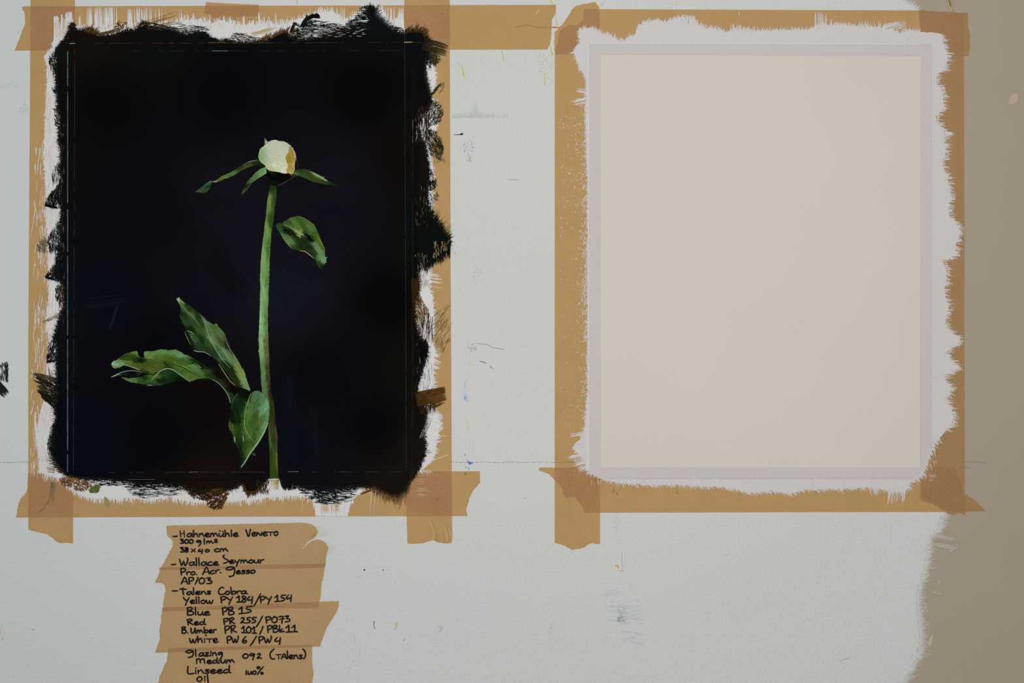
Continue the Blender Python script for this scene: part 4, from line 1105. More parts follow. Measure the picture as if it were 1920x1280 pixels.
fill('leaf', LEAF_U, [(335, 561, (156, 172, 116)), (342, 572, (80, 108, 56)), (355, 578, (42, 70, 36)), (344, 590, (40, 62, 32)), (350, 605, (58, 82, 40)), (362, 605, (64, 84, 46)), (360, 590, (84, 110, 62)), (372, 595, (40, 62, 26)), (380, 606, (66, 76, 36)), (350, 622, (22, 38, 22)), (360, 618, (30, 48, 26)), (372, 620, (70, 96, 52)), (356, 640, (22, 40, 20)), (364, 634, (72, 104, 66)), (378, 635, (34, 62, 34)), (374, 648, (48, 76, 44)), (390, 645, (60, 90, 50)),
      (385, 606, (110, 132, 100)), (392, 620, (96, 120, 72)), (402, 615, (92, 112, 58)), (412, 626, (104, 118, 72)), (416, 640, (90, 88, 54)), (425, 648, (48, 52, 40)), (400, 640, (112, 138, 98)), (410, 650, (88, 118, 70)), (392, 658, (44, 68, 34)), (404, 660, (48, 74, 44)), (416, 668, (84, 120, 78)), (424, 660, (106, 128, 86)), (432, 676, (106, 130, 84)), (424, 684, (34, 54, 24)), (436, 692, (40, 58, 20)), (440, 708, (42, 60, 20)), (446, 718, (48, 62, 24)), (446, 690, (128, 142, 72)), (454, 706, (140, 152, 70)), (460, 722, (126, 146, 96)), (452, 676, (116, 132, 80)), (462, 712, (120, 146, 118))],
     .95, 1300, 'upper left green leaf pointing up', (4, 13), (.6, 1.6), power=3.2,
     lines=[('vein', [(338, 567), (350, 583), (364, 596), (376, 612)], [.6, 1.1, 1, .4], (110, 132, 84)), ('vein', [(383, 603), (392, 628), (402, 650), (416, 672), (432, 690)], [.6, 1.6, 1.6, 1.2, .4], (120, 146, 112)), ('vein', [(404, 642), (418, 656), (428, 670), (434, 674)], [.4, 1.2, 1.2, .3], (130, 150, 108)), ('edge_stroke', [(347, 622), (351, 633), (358, 646)], [.4, 1, .4], (120, 140, 96)), ('edge_stroke', [(350, 620), (357, 622), (366, 627)], [.5, 1.5, .4], (128, 142, 112)), ('edge_stroke', [(364, 657), (372, 659), (384, 660), (396, 667)], [1.2, .9, .7, .3], (178, 170, 150)), ('edge_stroke', [(410, 682), (420, 697), (432, 714), (441, 722)], [.6, 1.2, 1, .6], (150, 150, 108)), ('edge_stroke', [(404, 607), (409, 610)], [2, .8], (122, 136, 128)), ('edge_stroke', [(424, 640), (428, 648), (432, 656), (434, 660)], [.5, 1.2, 1, .6], (136, 128, 92))])
fill('leaf_stalk', [(356, 672), (368, 674), (392, 690), (404, 688), (420, 700), (436, 718), (448, 727), (440, 738), (437, 748), (433, 756), (429, 745), (422, 731), (411, 719), (398, 711), (385, 702), (372, 690)],
     [(370, 680, (24, 38, 14)), (392, 698, (34, 48, 16)), (410, 705, (18, 18, 10)), (425, 718, (30, 26, 12)), (436, 730, (14, 16, 10)), (432, 745, (34, 56, 26)), (415, 716, (40, 50, 24))], .75, 240, 'dark stalk joining the two left leaves', (4, 12), (.6, 1.6), d=DF - .03)
LEAF_L = [(209, 683), (212, 678), (218, 676), (222, 671.5), (230, 666), (237, 662), (247, 660), (256.5, 657.5), (259, 662), (260, 667), (265, 671), (272, 670), (270, 664), (271, 659), (276, 658.5), (288, 658), (302, 654.5), (315, 657), (330, 655), (338, 659), (345, 664), (355, 668), (365, 672), (371, 680), (376, 687), (385, 692), (397, 694), (395, 700), (388, 704), (397, 708), (408, 714), (398, 711.5), (385, 708.5), (370, 710.5), (356, 715.5), (345, 708), (335, 700), (325, 693), (315, 691.5), (306, 695), (298, 701), (288, 704), (278, 702), (266, 698), (258, 692.5), (245, 687.5), (232, 684.5), (224, 689), (216, 690.5), (211, 688)]
fill('leaf', LEAF_L, [(213, 683, (150, 176, 156)), (222, 680, (130, 160, 106)), (218, 688, (118, 144, 86)), (232, 672, (64, 86, 24)), (246, 664, (72, 96, 30)), (255, 661, (116, 140, 68)), (240, 679, (106, 130, 52)), (255, 676, (58, 70, 24)), (262, 676, (30, 40, 16)), (268, 684, (84, 100, 34)), (252, 684, (96, 112, 48)), (274, 664, (122, 150, 90)), (290, 662, (106, 132, 66)), (304, 658, (110, 146, 76)), (300, 670, (92, 118, 42)), (320, 672, (90, 108, 34)), (328, 662, (112, 146, 86)), (338, 664, (122, 152, 104)), (285, 680, (84, 104, 34)), (300, 684, (96, 108, 40)), (285, 694, (100, 112, 44)), (315, 684, (54, 66, 22)), (330, 684, (96, 116, 48)), (345, 676, (76, 112, 42)), (350, 690, (90, 122, 50)), (340, 696, (92, 112, 46)), (358, 706, (96, 124, 52)), (366, 688, (104, 138, 84)), (376, 698, (96, 124, 72)), (366, 678, (34, 58, 22)), (385, 696, (62, 92, 42)), (392, 702, (48, 74, 32)), (270, 698, (50, 60, 28))],
     .15, 1300, 'long left green leaf lying level', (4, 12), (.7, 1.9), power=3.2,
     lines=[('vein', [(312, 683), (330, 684), (346, 690), (362, 700), (378, 706)], [.5, 1.3, 1.3, 1.1, .4], (34, 42, 14)), ('vein', [(330, 682), (348, 688), (362, 697)], [.3, .9, .3], (126, 148, 92)), ('edge_stroke', [(209.5, 682), (213, 678), (219, 676)], [.8, 1.6, .8], (160, 178, 170)), ('edge_stroke', [(236, 685), (248, 688), (259, 692), (263, 692)], [.4, 1, 1.2, .5], (176, 166, 140)), ('edge_stroke', [(398, 711), (410, 718), (421, 730), (429, 743), (432, 755)], [.8, 1.2, 1.2, 1.6, 1.2], (116, 146, 104))])
fill('leaf_underside', [(228, 706), (240, 709), (255, 708), (270, 704), (283, 701), (296, 697), (310, 692.5), (325, 694), (340, 704), (355, 715), (345, 712), (330, 714), (315, 719), (300, 722), (288, 723), (278, 722), (262, 719), (245, 716), (235, 712)],
     [(236, 709, (84, 112, 68)), (250, 712, (92, 122, 66)), (265, 713, (60, 88, 34)), (270, 707, (40, 60, 24)), (282, 714, (66, 96, 48)), (290, 706, (84, 110, 44)), (300, 712, (22, 44, 26)), (312, 702, (40, 74, 36)), (326, 704, (28, 56, 26)), (340, 709, (20, 34, 18)), (285, 721, (50, 70, 48))], .1, 300, 'dark underside of the long left leaf', (3, 10), (.6, 1.6),
     lines=[('edge_stroke', [(284, 713), (291, 705), (298, 698), (307, 692.5), (316, 691), (326, 694), (340, 704), (356, 715.5)], [.5, 1.3, 1.3, 1.5, 1.5, 1.3, 1.2, .5], (146, 164, 128)), ('edge_stroke', [(277, 722), (281, 722), (286, 722)], [1, 1.6, .8], (140, 136, 116))])
fill('leaf_lip', [(210, 706), (216, 703), (225, 699.5), (238, 695.5), (252, 694), (268, 697), (262, 703), (248, 705), (232, 703), (222, 703)], [(216, 704, (130, 130, 110)), (230, 699, (24, 34, 22)), (250, 699, (16, 22, 14)), (264, 699, (40, 58, 28))], -.1, 60, None, (3, 8), (.6, 1.3),
     lines=[('edge_stroke', [(215, 704), (224, 699.5), (237, 695.5), (250, 694.5), (267, 697.5)], [1.6, 1.2, 1, 1.2, .4], (128, 150, 140)), ('edge_stroke', [(209, 706.5), (213, 705), (217, 703.5)], [.8, 1.4, 2.6], (176, 160, 136))])
LEAF_B = [(434, 760), (437, 748), (443, 738), (450, 732), (458, 728), (466, 731), (471, 735.5), (478, 733), (485, 732), (492, 737), (498, 743), (504, 752), (505.5, 765), (505, 780), (502, 795), (497, 810), (490, 822), (482, 835), (473, 847), (465, 858), (460, 868), (455, 876), (449.5, 876.5), (450, 866), (451, 855), (447, 843), (442, 832), (438, 823), (436, 812), (430, 804), (429, 795), (431, 780), (433, 770)]
fill('leaf', LEAF_B, [(440, 745, (40, 62, 34)), (455, 738, (18, 30, 20)), (466, 740, (14, 20, 14)), (440, 765, (28, 52, 30)), (455, 760, (28, 56, 20)), (436, 785, (28, 36, 22)), (448, 785, (32, 58, 20)), (433, 802, (84, 102, 40)), (445, 805, (48, 78, 24)), (445, 825, (48, 66, 34)), (453, 840, (26, 44, 28)), (453, 862, (24, 44, 32)), (478, 742, (92, 124, 86)), (470, 760, (92, 120, 66)), (466, 780, (92, 124, 56)), (480, 760, (84, 112, 62)),
      (492, 750, (98, 134, 98)), (498, 765, (118, 152, 120)), (490, 770, (110, 142, 108)), (480, 780, (78, 92, 40)), (470, 795, (66, 104, 44)), (462, 800, (84, 116, 40)), (488, 790, (84, 112, 46)), (480, 805, (76, 104, 40)), (468, 815, (86, 118, 60)), (475, 825, (72, 96, 36)), (462, 830, (64, 88, 30)), (458, 845, (56, 86, 30)), (486, 818, (96, 122, 66)), (496, 795, (112, 140, 96)), (468, 845, (88, 112, 48))],
     lambda x, y: 1.25 if x < 462 else 1.9, 1300, 'drooping green leaf at the foot of the stem', (4, 12), (.7, 1.8), power=3.2, d=DF + .14,
     lines=[('vein', [(471, 737), (466, 750), (461, 768), (458.5, 788), (460, 803), (468, 818), (476, 826)], [.8, 1.4, 1.2, 1.2, 1.3, 1, .4], (122, 148, 84)), ('edge_stroke', [(503, 792), (494, 812), (482, 832), (470, 848), (460, 865), (452, 876)], [1.2, 3, 3, 2.4, 2.2, 1.2], (136, 166, 126)), ('edge_stroke', [(440, 818), (440.5, 823), (441, 829)], [.6, 1.8, .5], (170, 180, 150)), ('edge_stroke', [(455.5, 816), (456.5, 822), (457, 828)], [.4, 1.2, .3], (168, 184, 150)), ('edge_stroke', [(434, 766), (437, 750), (444, 739)], [.4, .9, .4], (84, 108, 60)), ('vein', [(484, 770), (486, 785), (485, 800)], [.4, 1.2, .4], (112, 108, 66)), ('edge_stroke', [(473, 850), (478, 853), (476, 848)], [.8, 1.2, .4], (84, 122, 88))])
# bare foot of the stem on the tape
k = Mesh()
k.poly(rough([(507, 899), (522, 899), (522, 918), (515, 918), (509, 916), (506, 914)], .6, 2.5, True), D2 + .05, idw([(510, 902, (190, 178, 152)), (519, 904, (140, 128, 80)), (512, 914, (200, 194, 184)), (521, 914, (172, 158, 128))]), grid=5)
k.ribbon([(503, 898.3), (512, 898), (523, 898.3)], [1.2, 1.6, 1.2], D2 + .12, c(206, 208, 206))
k.ribbon([(523, 898), (525, 908), (528, 916)], [1, 2.5, 3], D2 + .12, c(206, 208, 206))
k.build('unpainted_stem_end', M_gesso, painting)

# stray touches of colour on the tape round the painting
def touch(name, parts):
    k = Mesh()
    for a in parts:
        k.brush(*a)
    return k.build(name, M_mark, painting, stuff=True)


for x, y, rx, ry, rot, col in ((178, 917, 11.5, 7, -.42, c(86, 94, 46)), (199.5, 941, 4.6, 10.5, -.2, c(150, 136, 82))):
    k = Mesh()
    k.blob(x, y, rx, ry, D2 + .03, col, 16, .14, rot)
    k.build('olive_paint_dab', M_mark, painting)
touch('grey_paint_streak', [(100, 903, 95, 940, 9, 20, D2 + .03, c(134, 114, 84), None, (.5, 1.1)), (98, 904, 98, 916, 5, 14, D2 + .06, c(104, 96, 76), None, (.5, 1.2)), (94, 936, 84, 952, 3, 7, D2 + .04, c(124, 108, 84), None, (.5, 1.0), .1), (84, 952, 70, 960, 3, 7, D2 + .04, c(132, 114, 80), None, (.5, 1.0), -.1)])
k = Mesh()
k.blob(819, 936, 3.5, 3, .42, c(140, 118, 66), 10, .3)
k.build('olive_stain', M_mark, tapes['left_right'])
k = Mesh()
k.blob(873, 888, 2.6, 3.5, .42, c(128, 130, 70), 9, .35)
k.build('green_stain', M_mark, tapes['left_bottom'])

# ------------------------------------------------------------------ gesso border of the blank sheet
RO = [(1085, 56), (1095, 53), (1115, 54), (1124, 60), (1130, 63), (1140, 65), (1150, 70), (1160, 76), (1170, 77), (1178, 70), (1190, 67), (1194, 60), (1197, 48), (1210, 42), (1230, 38), (1245, 42), (1256, 38), (1270, 34), (1290, 33), (1303, 37), (1308, 46), (1325, 53), (1345, 55), (1362, 60), (1375, 57), (1400, 55), (1415, 57), (1440, 58),
      (1465, 57), (1500, 56), (1527, 54), (1533, 47), (1550, 48), (1565, 47), (1580, 46), (1600, 49), (1620, 51), (1645, 50), (1660, 54), (1675, 57), (1687, 62), (1700, 60), (1712, 57), (1725, 60), (1745, 61), (1758, 64), (1766, 72), (1770, 85), (1774, 98), (1776, 105), (1775, 120), (1769, 130), (1759, 138), (1754, 150), (1756, 158), (1764, 166),
      (1768, 180), (1769, 198), (1764, 208), (1754, 219), (1758, 230), (1766, 240), (1771, 250), (1770, 262), (1773, 280), (1772, 295), (1764, 303), (1769, 315), (1775, 330), (1778, 345), (1782, 360), (1781, 375), (1778, 395), (1781, 408), (1793, 418), (1799, 430), (1799, 442), (1792, 458), (1792, 474), (1783, 484), (1766, 487), (1768, 495), (1774, 505), (1774, 525),
      (1771, 545), (1773, 560), (1779, 573), (1774, 590), (1772, 610), (1784, 624), (1799, 636), (1793, 645), (1779, 655), (1771, 662), (1784, 675), (1797, 689), (1784, 697), (1770, 702), (1774, 715), (1784, 728), (1779, 738), (1772, 747), (1783, 765), (1788, 783), (1783, 795), (1773, 808), (1763, 820), (1754, 830), (1747, 845), (1742, 852), (1738, 865), (1733, 880),
      (1729, 890), (1718, 898), (1707, 905), (1704, 914), (1695, 920), (1685, 922), (1672, 922), (1660, 917), (1650, 914), (1625, 913), (1600, 915), (1565, 916), (1545, 917), (1510, 917), (1495, 921), (1482, 925), (1465, 922), (1445, 919), (1428, 922), (1410, 924), (1395, 921), (1385, 918), (1365, 915), (1350, 911), (1330, 912), (1310, 911), (1290, 909), (1270, 908), (1245, 908), (1225, 909), (1205, 907), (1180, 906),
      (1150, 903), (1135, 899), (1125, 896), (1118, 892), (1110, 888), (1104, 885), (1097, 879), (1099, 870), (1093, 860), (1086, 852), (1078, 846), (1076, 840), (1086, 828), (1092, 815), (1097, 800), (1098, 780), (1100, 760), (1102, 740), (1102, 700), (1102, 600), (1102, 500), (1102, 400), (1102, 330), (1100, 300), (1099, 250), (1098, 210), (1098, 190),
      (1100, 170), (1099, 150), (1096, 142), (1088, 130), (1083, 118), (1080, 108), (1075, 98), (1080, 88), (1087, 82), (1086, 70)]
GR, GP = c(198, 195, 197), c(192, 187, 188)


def gcolr(x, y):
    return GP if (1103 <= x <= 1745 and 82 <= y <= 897) else GR


g = Mesh()
hole = [(1125, 102.6), (1726, 104.4), (1726, 875.6), (1125, 876)]
g.poly(rough(RO, .7, 3, True, 21), .46, gcolr, [hole[::-1]], thick=.06)
gb = g.build('gesso_border', M_gesso, blank, 'white primer border brushed over the tape')
g = Mesh()
cl = RO + [RO[0]]
iA, iB, iC = RO.index((1745, 61)), RO.index((1763, 820)), RO.index((1150, 903))
g.fringe(RO[:iA], D1, GR, (3, 9), (.6, 1.5), 1.0, ang=UP + .2, spread=.35, inset=3)
g.fringe(RO[iA:iB], D1, GR, (5, 16), (.6, 1.4), 1.1, ang=.12, spread=.24, inset=4)
g.fringe(RO[iB:iC + 1], D1, GR, (3, 12), (.6, 1.4), 1.0, ang=DN - .7, spread=.25, inset=3)
g.fringe(RO[iC:] + [RO[0]], D1, GR, (2, 8), (.5, 1.3), .9, ang=LF - .7, spread=.4, inset=3)
for (x0, y0, x1, y1, W, n) in [(1290, 46, 1292, 28, 26, 26), (1330, 56, 1332, 46, 60, 20), (1390, 60, 1392, 46, 50, 26), (1540, 56, 1540, 22, 24, 26), (1385, 30, 1385, 20, 3, 2), (1690, 62, 1706, 52, 40, 18), (1655, 54, 1690, 46, 16, 20), (1640, 50, 1640, 38, 60, 14), (1565, 52, 1570, 40, 30, 12),
                                (1770, 250, 1790, 254, 10, 10), (1765, 165, 1772, 170, 10, 10), (1774, 372, 1792, 375, 4, 6), (1785, 478, 1801, 478, 4, 5), (1672, 915, 1670, 948, 14, 14), (1690, 910, 1688, 942, 16, 16), (1640, 908, 1646, 928, 26, 22), 
                                (1099, 188, 1072, 194, 10, 14), (1100, 172, 1080, 168, 8, 10), (1092, 812, 1068, 817, 5, 8), (1096, 824, 1074, 842, 12, 22), (1100, 850, 1064, 858, 8, 10), (1102, 862, 1074, 868, 12, 18), (1104, 876, 1084, 880, 10, 12), (1082, 98, 1066, 100, 3, 5)]:
    g.brush(x0, y0, x1, y1, W, n, D1, GR, None, (.6, 1.4))
# dry specks and flicks down the left strip
for q in range(900):
    y = rnd.uniform(175, 640) if rnd.random() < .85 else rnd.uniform(640, 800)
    u = rnd.random() ** 1.9 * 52
    if y > 430 and rnd.random() < .55:
        u *= .3
    x = 1101.5 - u
    if 0.5 + .5 * math.sin(y * .09) * math.sin(y * .031 + 1) < rnd.random() * .9 and u > 12:
        continue
    a = rnd.choice([DN, DN, LF - .7, LF - 1.0])
    g.bristle(x, y, a + rnd.gauss(0, .25), rnd.uniform(1.2, 5.5 if u > 8 else 9), rnd.uniform(.5, 1.5), D1, mixc(GR, c(195, 155, 105), rnd.uniform(0, .5)))
g.build('gesso_bristle_marks', M_gesso, gb, stuff=True)
k = Mesh()
for q in range(1500):
    if rnd.random() < .5:
        x, y = rnd.uniform(1104, 1745), rnd.choice([rnd.uniform(66, 101), rnd.uniform(878, 900)])
        a = rnd.choice([rnd.gauss(0, .1), DN + rnd.gauss(0, .3)])
    else:
        x, y = rnd.choice([rnd.uniform(1104, 1123), rnd.uniform(1728, 1756)]), rnd.uniform(84, 870)
        a = rnd.choice([DN + rnd.gauss(0, .1), rnd.gauss(0, .3)])
    l = rnd.uniform(5, 16)
    e = (x + math.cos(a) * l, y + math.sin(a) * l)
    if 1124 < e[0] < 1727 and 101.5 < e[1] < 877:
        continue
    k.bristle(x, y, a, l, rnd.uniform(.5, 1.4), .50, jit(gcolr(x, y), .035))
k.build('brush_texture', M_gesso, gb, stuff=True)
# lit and shaded edge of the paper painted as light and dark lines
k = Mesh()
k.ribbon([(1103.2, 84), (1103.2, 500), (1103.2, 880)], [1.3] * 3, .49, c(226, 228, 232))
k.build('paper_edge_shading', M_gesso, gb)
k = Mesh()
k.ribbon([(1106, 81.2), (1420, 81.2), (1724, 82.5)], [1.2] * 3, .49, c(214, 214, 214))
k.build('paper_edge_shading', M_gesso, gb)
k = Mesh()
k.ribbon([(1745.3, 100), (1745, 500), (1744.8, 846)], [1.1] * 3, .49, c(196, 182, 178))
k.build('paper_edge_shading', M_gesso, gb)
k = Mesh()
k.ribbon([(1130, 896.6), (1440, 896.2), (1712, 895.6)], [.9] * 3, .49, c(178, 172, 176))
k.build('paper_edge_shading', M_gesso, gb)
k = Mesh()
k.poly(rough([(1766, 486), (1775, 489), (1775, 500), (1769, 496)], .4, 3, True), .55, c(176, 140, 92))
k.ribbon([(1774.5, 489), (1774.5, 500)], [.9, .9], .62, GR)
k.poly(rough([(1754, 217), (1757, 216), (1758, 229), (1755, 226)], .4, 3, True), .55, c(172, 136, 88))
k.ribbon([(1757.5, 217), (1757.5, 229)], [.8, .8], .62, GR)
k.build('bare_tape_gap', M_mark, gb, stuff=True)

# ------------------------------------------------------------------ the handwritten note on four torn strips of tape
note = empty('handwritten_note', 450, 1290, 'handwritten list of paint colours in black marker on torn brown tape', 'note')


def lift(x, y, d):
    h = 0
    u = max(0, (x - 560) / 45)
    tear = 997 + (600 - x) * .95           # the tear runs down to the left
    if y < min(tear, 1034) and x > 548:
        h += 15.0 * u * u * max(0, min(1, (1034 - y) / 40))
    elif y >= tear and x > 585 and y < 1045:
        h += 8 * max(0, (x - 585) / 32) * max(0, (1046 - y) / 34)
    return d + h + 0.25 * math.exp(-((y - 1045) / 8) ** 2) * max(0, (x - 585) / 25)


NOTE = [
    (3, [(312, 985), (480, 981.3), (560, 979.3), (575, 979.5), (586, 982), (594, 987), (598.5, 995), (594, 1003), (588, 1009), (580, 1013.5), (574, 1019), (565, 1031), (577, 1018.5), (586, 1013), (595, 1010), (604, 1011), (612, 1017), (617, 1026), (613, 1036), (611, 1048), (611, 1056), (610, 1062.5), (590, 1064), (480, 1066), (300, 1068)],
     [(300, 1068), (302, 1062), (307, 1055), (313, 1044), (319, 1032), (324, 1022), (324, 1016), (320, 1010), (315, 1006), (312.5, 998), (312, 985)], lift),
    (1, [(298, 1063.5), (460, 1058.8), (610, 1056), (609, 1065), (607, 1080), (603, 1092), (602, 1105), (601, 1120), (599, 1128), (596, 1140), (460, 1141), (305, 1146)],
     [(305, 1146), (306, 1130), (308, 1118), (310.5, 1105), (309, 1096), (303, 1093.5), (291, 1092), (293, 1086), (297, 1078), (299, 1070), (298, 1063.5)], None),
    (2, [(304, 1138.5), (460, 1132.5), (598, 1127.5), (636, 1126.5), (635, 1136), (630, 1150), (622, 1161), (613, 1176), (608, 1190), (602, 1205), (601, 1211.5), (460, 1217), (291, 1223.5)],
     [(291, 1223.5), (296, 1207), (300, 1197), (299, 1180), (302, 1165), (303, 1150), (304, 1138.5)], None),
    (0, [(315, 1215), (460, 1211), (585, 1208), (585.5, 1235), (586, 1250), (588, 1265), (585.5, 1280), (586, 1297), (290, 1300)],
     [(290, 1300), (295, 1290), (298, 1276), (299, 1267), (305, 1257), (308, 1246), (312, 1240), (314, 1232), (315, 1222), (315, 1215)], None),
]
nstrips = []
for order, main, left, lf in NOTE:
    t = Mesh()
    d = .10 + .05 * order
    right = rough(main, .35, 3, False, 5)
    o = right + rough(left, .8, 2.5, False, 9)[1:-1]
    t.poly(o, d, c(182, 146, 100), thick=.05, grid=8 if lf else 0, dfun=(lambda x, y, d=d: lift(x, y, d)) if lf else None, ramps=False)
    s = t.build('tape_strip', M_note, note)
    nstrips.append((s, d))
# light torn fibres along the right-hand ends and fine creases
k = Mesh()
for pts, w in [([(600, 1128), (602, 1112), (602, 1104), (604, 1092), (608, 1078)], .9), ([(634, 1140), (629, 1152), (621, 1163), (612, 1178), (606, 1194)], 1.0), ([(585.5, 1226), (586, 1245), (588, 1262)], 1.0)]:
    sp = rough(pts, .4, 3)
    k.ribbon(sp, [w * rnd.uniform(.5, 1) for _ in sp], .36, c(206, 184, 148))
for pts in [[(566, 1176), (567, 1190), (570, 1200), (576, 1207)], [(330, 1069), (318, 1074), (304, 1079)], [(566, 1250), (565, 1268), (566, 1280)], [(568, 1216), (569, 1235)]]:
    k.ribbon(pts, [.5] + [.8] * (len(pts) - 2) + [.3], .36, c(192, 164, 118))
k.build('torn_fibres', M_gesso, note, stuff=True)

